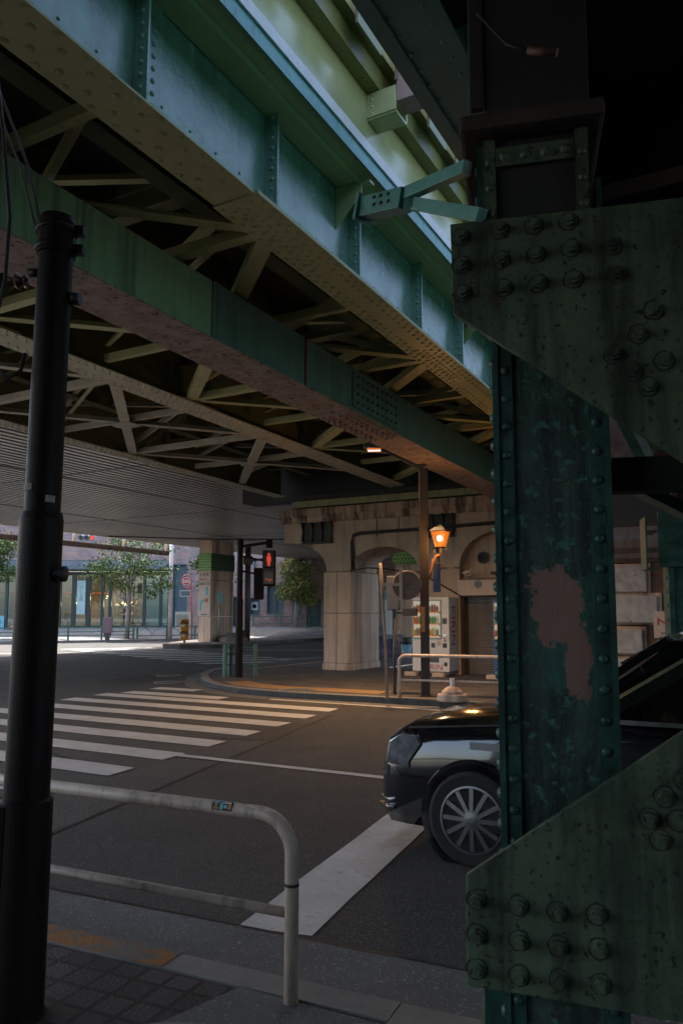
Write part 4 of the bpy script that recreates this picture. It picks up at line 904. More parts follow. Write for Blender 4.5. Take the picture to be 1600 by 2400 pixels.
t = thing('lantern', 'glowing amber coach lantern on a curved bracket off the brown lamp post', 'lantern', (1.68, 15.5, .36), RAD(-6))
b = MB(); b.tube([(.09, 0, 2.12), (.13, 0, 2.28), (.17, 0, 2.44), (.23, 0, 2.56), (.31, 0, 2.60)], .026, 9); b.obj('bracket', mat('orange_rust_bracket', (.28, .10, .03), None, 6, .6), t)
b = MB(); b.lathe([(.012, 2.28), (.02, 2.32), (.028, 2.55), (.04, 2.62), (.05, 2.72), (.11, 2.745)], (.32, 0, 0), 12); b.obj('stem', M['postbrown'], t)
b = MB(); b.tube([(.25, 0, 2.66), (.20, 0, 2.70), (.21, 0, 2.75), (.25, 0, 2.73)], .008, 6); b.obj('scroll', M['postbrown'], t)
b = MB(); b.tube([(.39, 0, 2.66), (.44, 0, 2.70), (.43, 0, 2.75), (.39, 0, 2.73)], .008, 6); b.obj('scroll', M['postbrown'], t)
b = MB(); b.lathe([(.105, 2.75), (.20, 3.05)], (.32, 0, 0), 4); 
bmesh.ops.rotate(b.b, verts=b.b.verts[:], cent=(.32, 0, 0), matrix=Matrix.Rotation(RAD(20), 3, 'Z'))
b.obj('lantern_glass', M['lampglow'], t)
b = MB()
for k in range(4):
    a = RAD(20 + 90 * k); b.bar((.32 + .108 * math.cos(a), .108 * math.sin(a), 2.745), (.32 + .204 * math.cos(a), .204 * math.sin(a), 3.055), .02, .02)
b.obj('frame', M['postbrown'], t)
b = MB(); b.lathe([(.235, 3.052), (.23, 3.075), (.12, 3.15), (.05, 3.18), (.0, 3.21)], (.32, 0, 0), 4)
bmesh.ops.rotate(b.b, verts=b.b.verts[:], cent=(.32, 0, 0), matrix=Matrix.Rotation(RAD(20), 3, 'Z'))
b.obj('cap', M['postbrown'], t)
b = MB(); b.ball((.30, -.135, 2.91), .062, 14, 9, (1, .35, 1.1)); b.obj('bulb', M['bulb'], t)
lamp('lantern_light', (2.02, 15.15, 3.2), (1, .45, .12), LANT_E, 'POINT', .12)
b = MB(); b.box(.0, .15, 0, .012, 0, .9); o = b.obj('blue_plate', M['bluepaint'], None, (1.86, 15.62, 2.2), 0); tag(o, 'narrow blue vertical plate fixed to the back of the brown lamp post', 'plate')
text('神田', .12, M['white'], o, (.075, -.004, .62))

def pipe_rail(label, p, ang, ln, h=.80):
    t = thing('guard_rail', label, 'guard rail', p, ang)
    MB().tube([(0, 0, 0), (0, 0, h - .16)] + [(.13 - .13 * math.cos(a), 0, h - .16 + .13 * math.sin(a)) for a in [RAD(x) for x in range(12, 91, 13)]] + [(ln / 2, 0, h - .03), (ln, 0, h - .03)], .034, 12).obj('top_rail', M['railwhite'], t)
    MB().tube([(.03, 0, .36), (ln, 0, .36)], .021, 10).obj('lower_rail', M['railwhite'], t)
    MB().tube([(ln * .82, 0, 0), (ln * .82, 0, h - .05)], .032, 10).obj('post', M['railwhite'], t)
pipe_rail('cream tubular guard rail across the road beside the brown lamp post', (1.13, 15.22, .12), RAD(-20), 3.4, .86)
# back of a round traffic sign on a thin leaning post
t = thing('traffic_sign', 'rusty back of a round traffic sign on a thin leaning pole', 'traffic sign', (.875, 15.0, .12), 0)
MB().tube([(0, 0, 0), (-.02, 0, 1.0), (-.075, 0, 1.9), (-.115, 0, 2.63)], .029, 10).obj('pole', mat('rusty_beige_pole', (.34, .25, .19), (.22, .14, .10), 8, .6), t)
b = MB(); b.lathe([(.275, 0), (.285, .008), (.275, .02)], (.40, .05, 2.20), 36, 'y')
b.obj('disc', mat('rusty_sign_back', (.20, .13, .10), (.12, .075, .055), 7, .7, rust=((.07, .04, .03), 6, .6)), t)
b = MB(); b.box(.25, .31, .02, .028, 1.9, 2.52); b.box(.31, .315, .0, .028, 1.9, 2.52)
for z in (2.0, 2.2, 2.4): b.dome((.28, .02, z), (0, -1, 0), .012, 6)
b.obj('bracket', M['sign_beige'], t); MB().bar((-.10, 0, 2.21), (.30, .015, 2.21), .04, .05).obj('arm', M['sign_beige'], t)
t = thing('signal_box', 'grey back of a rectangular signal box behind the round sign', 'signal', (.93, 15.9, .12), RAD(-12))
MB().box(.0, .26, 0, .18, 1.72, 2.42).obj('casing', mat('slate_casing', (.12, .13, .15), None, 5, .5), t, bevel=.02)
MB().box(.32, .62, .02, .16, 1.60, 1.76).obj('lower_casing', M['greydark'], t, bevel=.01)
MB().tube([(.14, .1, 0), (.14, .1, 1.72)], .03, 10).obj('pole', M['greydark'], t); MB().bar((.14, .1, 1.66), (.4, .1, 1.66), .05, .05).obj('arm', M['greydark'], t)
# concrete foot for a banner pole
t = thing('banner_base', 'pale concrete banner-pole foot standing on the far pavement edge', 'pole base', (2.10, 14.78, .12), RAD(10))
MB().lathe([(.30, 0), (.31, .02), (.30, .12), (.27, .135)], n=8).obj('slab', M['concrete_mid'], t, bevel=.01)
MB().lathe([(.21, .136), (.20, .18), (.12, .25), (.075, .27)], n=24).obj('dome', M['concrete_mid'], t)
MB().lathe([(.045, .271), (.045, .42), (.03, .42), (.03, .33)], n=14).obj('socket', M['white'], t)

# pedestrian signal at the kerb corner
t = thing('pedestrian_signal', 'dark pole with a pedestrian signal showing a red standing figure', 'pedestrian signal', (-2.68, 20.3, .12), 0)
MB().lathe([(.105, 0), (.10, .5), (.095, 2.02), (.08, 2.04), (.075, 3.45), (.09, 3.46), (.09, 3.60), (.02, 3.63)], n=18).obj('pole', M['polepaint'], t)
b = MB(); b.bar((0, 0, 3.42), (.78, -.1, 3.52), .055, .075); b.bar((0, 0, 3.18), (.62, -.05, 3.04), .05, .05); b.box(.70, .86, -.18, -.02, 3.38, 3.60); b.obj('arm', M['polepaint'], t)
hd = MB().box(.62, .96, -.32, -.10, 2.36, 3.30).obj('signal_head', M['polepaint'], t, bevel=.03)
for z0, on in ((2.86, True), (2.42, False)):
    MB().box(.665, .915, -.335, -.321, z0, z0 + .38).obj('lens_panel', M['black'] if on else M['greydark'], hd, bevel=.02)
    b = MB(); b.prism([(.65, z0 + .40), (.93, z0 + .40), (.93, z0 + .37), (.65, z0 + .37)], -.46, -.325); b.obj('visor', M['black'], hd)
b = MB(); b.lathe([(.036, 0), (.036, .006)], (.79, -.336, 3.185), 14, 'y'); b.prism([(.735, 2.99), (.735, 3.13), (.76, 3.145), (.82, 3.145), (.845, 3.13), (.845, 2.99), (.825, 2.99), (.825, 2.885), (.755, 2.885), (.755, 2.99)], -.342, -.336)
b.obj('standing_figure', M['redman'], hd)
b = MB(); b.prism([(.70, 2.50), (.76, 2.52), (.80, 2.47), (.87, 2.50), (.87, 2.56), (.80, 2.545), (.74, 2.575), (.70, 2.555)], -.342, -.336); b.obj('painted_reflection', mat('dim_orange_reflection', (.5, .16, .08), None, 5, .5), hd)  # wavy orange reflection painted on the unlit lower lens
h2 = MB().box(.36, .62, .02, .24, 2.02, 2.86).obj('signal_head', M['polepaint'], t, bevel=.03)
MB().bar((0, 0, 2.78), (.42, .1, 2.70), .05, .05).obj('arm', M['polepaint'], t)
t = thing('bollard_rail', 'three dark green posts with rails guarding the signal pole', 'guard rail', (-3.05, 20.45, .12), RAD(12))
for x, y in ((-.02, -.1), (.13, .18), (.80, .10)): b = MB(); b.lathe([(.055, 0), (.055, .80), (.06, .805), (.06, .83), (.02, .85)], (x, y, 0), 12); b.obj('post', M['greenrail'], t)
for z in (.30, .58, .76): MB().bar((-.02, -.1, z), (.13, .18, z), .035, .035).obj('rail', M['greenrail'], t); MB().bar((.13, .18, z), (.80, .10, z), .035, .035).obj('rail', M['greenrail'], t)
t = thing('signal_pole', 'thin dark pole with small fittings standing on the traffic island', 'pole', (-5.55, 45.6, .2), 0)
MB().tube([(0, 0, 0), (0, 0, 5.6)], .17, 14).obj('pole', M['greydark'], t); MB().box(-.25, .25, -.25, .25, 4.5, 5.0).obj('clamp', M['greydark'], t); MB().bar((0, 0, 4.7), (1.6, -.2, 4.9), .12, .12).obj('arm', M['greydark'], t)

# ---------------------------------------------------------------- pillar with the warning sign, island furniture
t = thing('concrete_pillar', 'square concrete pillar on the island carrying a right-turn warning sign', 'pillar', (-7.45, 44.0, .2), RZ)
for z0, z1 in ((0, 1.42), (1.45, 3.5), (3.53, 5.85)): MB().box(-.88, 0, 0, 2.1, z0, z1).obj('shaft', M['concrete_dark'] if 0 else M['concrete_mid'], t)
MB().box(-.90, -.02, -.03, -.001, 1.45, 4.02).obj('sign_board', M['sign_beige'], t); sb = [o for o in C.objects if o.parent == t and o.name.startswith('sign_board')][0]
RX = (RAD(90), 0, 0)
text('右折車', .235, M['blacklet'], sb, (-.47, -.036, 3.82), RX); text('事故多し', .215, M['redlet'], sb, (-.46, -.036, 3.54), RX, sx=.95)
text('直進車に注意', .135, M['blacklet'], sb, (-.46, -.036, 3.28), RX); text('交通警察署', .09, M['blacklet'], sb, (-.46, -.036, 1.54), RX)
b = MB(); b.box(-.90, -.02, -.034, -.0305, 3.385, 3.405); b.obj('divider', M['blacklet'], sb)
tq = mat('turquoise_arrow', (.06, .36, .42), None, 4, .6)
b = MB(); b.prism([(-.35, 3.12), (-.35, 2.78), (-.40, 2.78), (-.28, 2.60), (-.16, 2.78), (-.21, 2.78), (-.21, 3.12)], -.036, -.031); b.obj('down_arrow', tq, sb)
b = MB(); b.prism([(-.78, 1.75), (-.78, 2.18), (-.70, 2.34), (-.58, 2.40), (-.58, 2.48), (-.44, 2.33), (-.58, 2.20), (-.58, 2.27), (-.64, 2.22), (-.66, 2.12), (-.66, 1.75)], -.036, -.031); b.obj('turn_arrow', tq, sb)
b = MB(); b.prism([(-.40, 2.26), (-.24, 2.22), (-.16, 2.36), (-.20, 2.50), (-.27, 2.42), (-.30, 2.55), (-.34, 2.42), (-.42, 2.46)], -.036, -.031); b.obj('crash_mark', M['redlet'], sb)
MB().box(-.90, .02, -.05, -.001, 4.06, 5.05).obj('mesh_band', M['netgreen'], t); MB().box(.001, .05, -.03, 2.12, 4.06, 5.05).obj('mesh_band', M['netdark'], t)
b = MB(); b.lathe([(.9, 0), (.7, .25), (.3, .45), (.05, .5)], (.9, 1.0, 0), 14)
for v in b.b.verts: v.co.x += random.uniform(-.08, .08); v.co.z += random.uniform(0, .06)
o = b.obj('rubble_mound', mat('dry_soil', (.16, .13, .11), (.11, .09, .08), 6, .95, bump=1), None, (-7.45, 44.0, .18), RZ); tag(o, 'low mound of dry soil at the foot of the concrete pillar', 'soil mound')
t = thing('beacon', 'orange-yellow two-lamp beacon post on the tip of the island', 'beacon', (-8.55, 42.2, .2), RAD(14))
MB().box(-.22, .22, -.18, .18, .18, 1.30).obj('body', M['orange'], t, bevel=.02); MB().tube([(0, 0, 0), (0, 0, .2)], .07, 10).obj('stub', M['orange'], t)
for z in (1.02, .48):
    b = MB(); n = 8
    b.prism([(-.20 + .18 * math.cos(a) + .12, z + .17 * math.sin(a)) for a in [RAD(180 - k * 180 / n) for k in range(n + 1)]] + [(-.08 + .15 * math.cos(a), z + .14 * math.sin(a)) for a in [RAD(k * 180 / n) for k in range(n + 1)]], -.40, -.181)
    b.obj('hood', mat('brown_hood', (.16, .06, .02), None, 5, .5), t)
    MB().lathe([(.11, 0), (.11, .02)], (-.08, -.182, z - .04), 14, 'y').obj('lens', M['white'], t)
t = thing('traffic_sign', 'slim post with a round mirror-backed sign beside the pillar', 'traffic sign', (-6.62, 41.9, .2), 0)
MB().tube([(0, 0, 0), (0, 0, 2.75)], .035, 10).obj('pole', M['grey'], t)
MB().lathe([(.32, 0), (.33, .02), (.32, .04)], (0, 0, 0), 26, 'x').obj('disc', M['sky'], t, (.02, 0, 2.45), RAD(-16))
# ---------------------------------------------------------------- street beyond
def gy(x, y): return .15 + max(0, min(1, (y - (46.4 + (x + 19) * .6 if x > -19 else 46.4)) / 12)) * .55
t = thing('lamp_post', 'tall white steel post at the pavement edge', 'pole', (-11.3, 51.0, .15), 0)
MB().tube([(0, 0, 0), (0, 0, 7.5)], .13, 12).obj('pole', M['white'], t); MB().tube([(0, 0, 0), (0, 0, 2.2)], .135, 12).obj('worn_base', mat('flaking_white', (.5, .45, .40), (.30, .22, .17), 5, .7), t)
t = thing('bus_stop_sign', 'round red and white bus stop sign on a red post', 'bus stop sign', (-9.75, 49.9, .15), 0)
redp = mat('coral_red_paint', (.55, .09, .06), None, 5, .5)
MB().tube([(.10, 0, 0), (.02, 0, 3.1), (.0, 0, 3.7), (-.06, 0, 4.0), (-.3, 0, 4.18), (-.55, 0, 4.05), (-.62, 0, 3.75), (-.55, 0, 3.45), (-.3, 0, 3.3), (-.02, 0, 3.3)], .035, 8).obj('post', redp, t)
MB().lathe([(.27, 0), (.27, .03)], (-.31, .0, 3.74), 26, 'y').obj('disc', M['white'], t); d = MB().lathe([(.235, 0), (.235, .008)], (-.31, -.031, 3.74), 26, 'y').obj('disc_face', redp, t)
b = MB(); b.box(-.53, -.09, -.046, -.040, 3.65, 3.84); b.obj('band', M['white'], t); text('東京', .20, redp, t, (-.31, -.048, 3.745))
b = MB(); b.box(-.70, -.0, -.02, .0, 2.75, 3.15); b.obj('frame', M['white'], t); MB().box(-.66, -.04, -.026, -.0205, 2.79, 3.11).obj('panel', M['tealpanel'], t)
t = thing('utility_cabinet', 'pale cream louvred utility cabinet beside the red bus stop post', 'cabinet', (-11.4, 53.0, .17), 0)
MB().box(0, 1.12, 0, .6, 0, 1.75).obj('body', mat('cream_cabinet', (.58, .60, .54), None, 3, .5), t, bevel=.02)
b = MB()
for k in range(12): b.box(.08, .45, -.012, -.001, .75 + k * .07, .785 + k * .07); b.box(.5, .85, -.012, -.001, .75 + k * .07, .785 + k * .07)
b.obj('louvre', M['grey'], t)
t = thing('post_box', 'dull brown square box on a stem at the pavement edge', 'post box', (-14.75, 48.85, .15), RAD(8))
MB().box(-.28, .28, -.2, .2, .42, 1.42).obj('body', mat('mauve_brown', (.20, .14, .15), None, 3, .6), t, bevel=.03); MB().box(-.2, .2, -.15, .15, .2, .419).obj('stem', M['greydark'], t); MB().box(-.13, .13, -.1, .1, 0, .2).obj('foot', M['greydark'], t)
def rail(label, a, c, n, orn=False, h=.85):
    a, c = Vector(a), Vector(c); d = c - a; ang = math.atan2(d.y, d.x); ln = d.to_2d().length
    t = thing('street_railing', label, 'railing', a, ang, 'green railings along the street')
    sl = (c.z - a.z)
    for k in range(n + 1): x = ln * k / n; MB().box(x - .05, x + .05, -.05, .05, sl * k / n, h + sl * k / n).obj('post', M['greenrail'], t)
    for z, w_ in ((h - .06, .05), (.52, .03), (.30, .03)) if not orn else ((h - .05, .04), (.22, .03)): MB().bar((0, 0, z), (ln, 0, z + sl), w_, w_ + .02).obj('rail', M['greenrail'], t)
    if orn:
        for k in range(n):
            x = ln * (k + .5) / n; L_ = ln / n * .3
            MB().tube([(x - L_, 0, h - .1), (x - L_ * .3, 0, h - .28), (x - .05, 0, .25)], .02, 6).obj('scroll', M['greenrail'], t); MB().tube([(x + L_, 0, h - .1), (x + L_ * .3, 0, h - .28), (x + .05, 0, .25)], .02, 6).obj('scroll', M['greenrail'], t)
rail('green three-bar railing in front of the glass shop', (-18.6, 46.75, .15), (-13.4, 49.9, .15), 3)
rail('green ornamental railing between tree and beacon', (-13.2, 50.1, .15), (-8.2, 53.2, .16), 3, True)
rail('green railing along the top of the grey paved slope', (-6.8, 59.7, .78), (6, 61.4, .98), 6, True)
rail('green railing far left of the dark pole', (-30, 41.0, .15), (-19.2, 46.4, .15), 5)
t = thing('bicycle_rack', 'low yellow bars lying along the foot of the brick facade', 'bicycle rack', (-7.6, 60.3, .78), RAD(6))
for k in range(4): b = MB(); b.tube([(k * 1.1, 0, 0), (k * 1.1 + .15, 0, .42), (k * 1.1 + .7, 0, .42), (k * 1.1 + .85, 0, 0)], .04, 8); b.obj('hoop', M['orange'], t)
t = thing('sandwich_board', 'pale teal sandwich board standing outside the glass shop', 'sandwich board', (-25.3, 57.2, .6), RAD(14))
q = MB(); q.hexa([(-.38, -.28, 0), (.38, -.28, 0), (.38, -.25, 0), (-.38, -.25, 0), (-.32, -.03, 1.05), (.32, -.03, 1.05), (.32, 0, 1.05), (-.32, 0, 1.05)]); q.obj('front_board', M['sky'], t)
q = MB(); q.hexa([(-.38, .30, 0), (.38, .30, 0), (.38, .33, 0), (-.38, .33, 0), (-.32, .02, 1.05), (.32, .02, 1.05), (.32, .05, 1.05), (-.32, .05, 1.05)]); q.obj('back_board', M['greydark'], t)
b = MB(); b.prism([(-.15, .45), (.02, .42), (.14, .58), (.05, .78), (-.12, .70)], -.205, -.19); o = b.obj('picture', M['wood'], t)
b = MB(); b.lathe([(.30, 0), (.4, .2), (.2, .32)], n=14); o = b.obj('planter', M['wood'], None, (-24.4, 57.6, .6)); tag(o, 'small brown planter at the foot of the sandwich board', 'planter')
# traffic lights over the street
t = thing('traffic_light', 'horizontal three-lamp traffic light with a red lamp lit under the soffit', 'traffic light', (-17.25, 50.2, 6.75), RAD(6))
MB().box(-.05, 1.12, 0, .24, -.19, .2).obj('casing', mat('pale_grey_casing', (.42, .44, .46), None, 4, .5), t, bevel=.05)
for k, m in enumerate(('greydark', 'greydark', 'redlamp')):
    MB().lathe([(.14, 0), (.14, .012)], (.16 + k * .37, -.001, 0), 18, 'y').obj('lamp', M[m], t)
    b = MB(); b.tube([(.16 + k * .37, -.02, .02), (.16 + k * .37, -.22, .03)], [.165, .16], 14, cap=False); b.obj('visor', M['grey'], t)
MB().bar((-2.6, .1, 0), (-.05, .1, .02), .09, .09).obj('arm', M['grey'], t); MB().tube([(-2.6, .1, -6.2), (-2.6, .1, .4)], .11, 12).obj('pole', M['grey'], t)
t = thing('pedestrian_signal', 'distant pedestrian signal glowing green at the edge of the dark pole', 'pedestrian signal', (-19.2, 47.4, .15), 0)
MB().tube([(-.55, .1, 0), (-.55, .1, 4.6)], .08, 10).obj('pole', M['grey'], t); hh = MB().box(-.17, .25, 0, .2, 3.55, 4.55).obj('signal_head', M['greydark'], t, bevel=.03)
MB().box(-.10, .18, -.02, -.001, 3.6, 3.98).obj('lens', M['greenlamp'], hh); MB().box(-.10, .18, -.02, -.001, 4.08, 4.46).obj('lens', M['grey'], hh); MB().bar((-.55, .1, 4.2), (-.15, .1, 4.2), .06, .06).obj('arm', M['grey'], t)

# ---------------------------------------------------------------- brick building with the glass shop
FY, FZ = 60.3, .76
bl = thing('brick_building', 'long brown brick building with a glass-fronted shop under a slate canopy', 'building', (0, FY, FZ), 0)
def X(u): return (u - 800) / 1800 * FY
def Zc(v): return EYE + (1440 - v) / 1800 * FY - FZ
holes = [(405, 439, 1322, 1471), (546, 557, 1398, 1471), (586, 610, 1400, 1442), (625, 663, 1371, 1440), (686, 706, 1406, 1441), (718, 753, 1404, 1471), (594, 600, 1311, 1358)]
xs = sorted({X(398)} | {X(h[0]) for h in holes} | {X(h[1]) for h in holes} | {14.0}); zs = sorted({0.0, 11.0} | {max(0, Zc(h[2])) for h in holes} | {max(0, Zc(h[3])) for h in holes})
b = MB()
for i in range(len(xs) - 1):
    z0 = None
    for j in range(len(zs) - 1):
        cx, cz = (xs[i] + xs[i + 1]) / 2, (zs[j] + zs[j + 1]) / 2
        if any(X(h[0]) < cx < X(h[1]) and Zc(h[3]) < cz < Zc(h[2]) for h in holes): continue
        v = [b.b.verts.new(p) for p in ((xs[i], 0, zs[j]), (xs[i + 1], 0, zs[j]), (xs[i + 1], 0, zs[j + 1]), (xs[i], 0, zs[j + 1]))]; b.face(v)
b.box(-34, xs[0] - .002, 0, .5, Zc(1313), 11.0); b.box(-60, xs[0] - 1, .01, 8, 11.01, 30); b.box(-34, 14, .6, .8, 0, 11.0) if 0 else None
b.obj('wall', M['facade'], bl)
MB().box(-34, 14, .5, 8, 10.8, 11.0).obj('roof', M['canopy'], bl)
MB().box(X(398), 14, .62, .7, 0, 10.8).obj('backing', M['tealpanel'], bl)
for u0, u1, v0, v1 in holes:
    w_ = MB(); x0, x1, z0, z1 = X(u0), X(u1), max(0, Zc(v1)), Zc(v0)
    w_.box(x0, x0 + .08, -.03, .5, z0, z1); w_.box(x1 - .08, x1, -.03, .5, z0, z1); w_.box(x0, x1, -.035, .5, z1 - .08, z1 + .001); w_.box(x0, x1, -.035, .5, z0 - .001, z0 + .08)
    f = w_.obj('window' if v1 < 1460 else 'recessed_door', M['tealpanel'], bl)
    p_ = MB().box(x0 + .081, x1 - .081, .30, .34, z0 + .081, z1 - .081).obj('pane', [M['tealpanel'] if v1 >= 1460 or u1 - u0 < 15 else M['canopy']], f)
    if v1 < 1445 and 18 < u1 - u0 < 30:
        b = MB(); cx, cz = (x0 + x1) / 2 - .05, (z0 + z1) / 2
        b.box(cx - .25, cx + .25, .24, .29, cz - .3, cz + .32); o = b.obj('poster', M['curtain'], f)
        MB().lathe([(.17, 0), (.17, .008), (.12, .008), (.12, 0)], (cx, .238, cz), 14, 'y').obj('emblem', M['greydark'], f)
    if 30 < u1 - u0 < 45 and v1 < 1445: MB().box((x0 + x1) / 2 + .1, (x0 + x1) / 2 + .14, .22, .299, z0 + .1, z1 - .1).obj('mullion', M['canopy'], f)
# canopy and glass front
b = MB(); b.prism([(-1.5, Zc(1337)), (-1.5, Zc(1328)), (0, Zc(1314)), (0, Zc(1340))], -34, X(400), 'x'); b.obj('canopy', M['canopy'], bl)
b = MB(); b.box(-34, X(398), .02, .2, Zc(1349), Zc(1340) - .01); b.obj('transom', M['mullion'], bl)
gl = MB().box(-34, X(398), .06, .075, .12, Zc(1349) - .01).obj('shop_window', M['clearglass'], bl)
MB().box(-34, X(398), -.02, .2, 0, .11).obj('plinth', M['mullion'], bl)
for u in (-40, 18, 60, 100, 141, 175, 209, 242, 260, 305, 340, 378, 398): MB().box(X(u) - (.16 if u in (141, 175, 209) else .11), X(u) + (.16 if u in (141, 175, 209) else .11), -.02, .16, .115, Zc(1349) - .012).obj('mullion', M['mullion'], gl)
MB().box(X(344), X(376), .16, .20, .13, Zc(1350) - .02).obj('blind', M['curtain'], bl); MB().box(X(381), X(397), .16, .20, .13, Zc(1350) - .02).obj('blind', M['curtain'], bl)
MB().box(X(184), X(203), -.12, -.09, 1.0, Zc(1361)).obj('banner', M['curtain'], bl)
text('ベーカリー'.replace('ー', '｜') if 0 else 'パ\nン\n工\n房', .30, M['mullion'], [o for o in C.objects if o.name.startswith('banner') and o.parent == bl][0], ((X(184) + X(203)) / 2, -.125, 2.6))
MB().box(-34, X(398), 5.2, 5.4, 0, Zc(1340)).obj('shop_back_wall', M['interior'], bl)
MB().box(-34, X(398), .21, 5.2, -.02, 0.02).obj('shop_floor', M['concrete_mid'], bl); MB().box(-34, X(398), .21, 5.2, Zc(1345), Zc(1345) + .05).obj('shop_ceiling', M['sign_beige'], bl)
MB().box(X(398) - .05, X(398), .21, 5.2, .03, Zc(1346)).obj('shop_side_wall', M['interior'], bl)
MB().box(X(262), X(334), 4.4, 5.19, Zc(1393), Zc(1376)).obj('bulkhead', M['greydark'], bl)
b = MB(); b.box(-34, X(240), 3.0, 3.1, Zc(1390), Zc(1386)); b.obj('red_rail', redp, bl)
rnd = random.Random(5)
for k, (u0, u1, y, zt, lab) in enumerate(((246, 300, 2.4, 2.45, 'tall wooden display shelf of goods inside the glass shop'), (268, 296, 1.2, 1.55, 'low white-framed display shelf near the shop glass'), (303, 322, 1.4, 1.6, 'small white-framed display shelf right of the tree trunk'))):
    t = thing('display_shelf', lab, 'shelf', (0, FY, FZ), 0, 'display shelves inside the shop')
    b = MB(); n = 4
    for j in range(n): z = .2 + j * (zt - .2) / (n - 1); b.box(X(u0), X(u1), y, y + .4, z - .04, z)
    for x in (X(u0), X(u1) - .05): b.box(x, x + .05, y + .401, y + .44, .03, zt)
    b.obj('frame', M['wood'] if k == 0 else M['white'], t)
    for j in range(n):
        z = .2 + j * (zt - .2) / (n - 1); x = X(u0) + .1
        while x < X(u1) - .25:
            w_ = rnd.uniform(.10, .26); h_ = rnd.uniform(.10, .34)
            MB().box(x, x + w_, y + .08, y + .30, z + .002, z + h_).obj('goods', rnd.choice([M['orange'], M['sign_beige'], M['white'], M['wood'], M['sky'], M['concrete_mid']]), t, bevel=.015); x += w_ + rnd.uniform(.03, .15)
for k, (u, v) in enumerate(((155, 1412), (268, 1411), (290, 1411), (230, 1396))):
    t = thing('pendant_lamp', ['small warm pendant lamp behind the left shop panes', 'warm pendant lamp over the left end of the shop shelf', 'warm pendant lamp over the right end of the shop shelf', 'warm pendant lamp behind the reflecting shop pane'][k], 'pendant lamp', (X(u), FY + 2.6, FZ), 0, 'pendant lamps in the shop')
    MB().ball((0, 0, Zc(v)), .08, 10, 6).obj('bulb', M['shopglow'], t); MB().tube([(0, 0, Zc(v) + .08), (0, 0, Zc(1346))], .012, 5).obj('cord', M['black'], t)
    lamp('pendant_light', (X(u), FY + 2.4, FZ + Zc(v) - .15), (1, .68, .38), 22, 'POINT', .12)
t = thing('shop_door', 'wooden door with a lit frame at the back of the glass shop', 'door', (X(152), FY + 5.1, FZ), 0)
MB().box(0, 1.1, 0, .08, .03, 2.9).obj('leaf', M['wood'], t); MB().box(-.08, 1.18, -.01, .081, 2.901, 3.0).obj('frame', M['wood'], t)
for k, u in enumerate((146, 152)):
    t = thing('shop_chair', ['small wooden chair by the left shop pane', 'small wooden chair tucked next to the first one in the shop'][k], 'chair', (X(u) + k * .35, FY + 1.2, FZ + .03), RAD(20 * k), 'chairs in the shop')
    MB().box(-.22, .22, -.22, .22, .45, .50).obj('seat', M['wood'], t); MB().box(-.22, .22, .19, .22, .501, 1.05).obj('backrest', M['wood'], t)
    for sx_ in (-.2, .2):
        for sy_ in (-.2, .2): MB().bar((sx_, sy_, 0), (sx_, sy_, .45), .04, .04).obj('leg', M['wood'], t)
# ---------------------------------------------------------------- trees
def tree(label, p, trunk, limbs, crown, nleaf, lm, ls=.16, seed=1):
    rnd = random.Random(seed); t = thing('street_tree', label, 'tree', p, 0, 'street trees')
    MB().tube(trunk[0], trunk[1], 10).obj('trunk', M['bark'], t)
    for L_ in limbs: MB().tube(L_[0], L_[1], 7).obj('limb', M['bark'], t)
    b = MB(); tot = sum(c[3] for c in crown); clumps = []
    for (cx, cy, cz, wt, rx, ry, rz_) in crown:
        for _ in range(max(5, int(nleaf * wt / tot / 26))):
            while True:
                d = Vector((rnd.uniform(-1, 1), rnd.uniform(-1, 1), rnd.uniform(-1, 1)))
                if .15 < d.length < 1: break
            d = d.normalized() * d.length ** .5; clumps.append(Vector((cx + d.x * rx, cy + d.y * ry, cz + d.z * rz_)))
    for c in clumps:
        for _ in range(26):
            q = c + Vector((rnd.gauss(0, .26), rnd.gauss(0, .26), rnd.gauss(0, .17)))
            n = Vector((rnd.gauss(0, .6), rnd.gauss(0, .6), rnd.uniform(.2, 1))).normalized(); u = n.cross(Vector((rnd.random(), rnd.random(), rnd.random()))).normalized(); v_ = n.cross(u)
            s_ = ls * rnd.uniform(.7, 1.3); b.face([b.b.verts.new(q + u * s_), b.b.verts.new(q + v_ * s_ * .5), b.b.verts.new(q - u * s_), b.b.verts.new(q - v_ * s_ * .5)])
    b.obj('crown', lm, t); return t
T1 = Vector((-13.85, 50.0, .15))
tree('broad leafy tree with a pale forked trunk in front of the glass shop', T1, ([(0, 0, 0), (.02, 0, 1.2), (.05, 0, 2.2), (.15, 0, 3.4), (.35, .1, 5.2)], [.17, .14, .13, .10, .05]),
     [([(.05, 0, 2.2), (-.25, 0, 2.9), (-.9, .1, 3.6), (-1.4, .2, 4.3)], [.09, .08, .05, .02]), ([(-.1, 0, 2.5), (-.45, -.1, 2.7), (-.95, -.1, 3.1)], [.05, .04, .02]), ([(.12, 0, 2.1), (.7, -.1, 2.7), (1.1, -.1, 3.0), (1.7, 0, 3.6)], [.06, .05, .04, .02]), ([(.15, 0, 3.4), (.5, .2, 4.4), (1.0, .3, 5.3)], [.08, .06, .03]), ([(.1, 0, 3.1), (-.3, .1, 4.3), (-.7, .1, 5.6)], [.08, .06, .03])],
     [(-.5, 0, 4.8, 2, 1.7, 1.4, .5), (1.5, 0, 4.5, 2.4, 1.6, 1.2, .6), (-1.7, 0, 4.5, 1.6, 1.0, .9, .4), (.5, 0, 6.0, 3, 2.6, 1.6, .6), (2.1, .2, 3.5, 1.0, .7, .6, .3), (1.5, -.2, 3.0, .5, .55, .4, .2), (-.7, -.2, 3.7, .7, .8, .6, .25), (.2, -.3, 3.3, .3, .45, .4, .18)], 5200, M['leaf'], .085, 3)
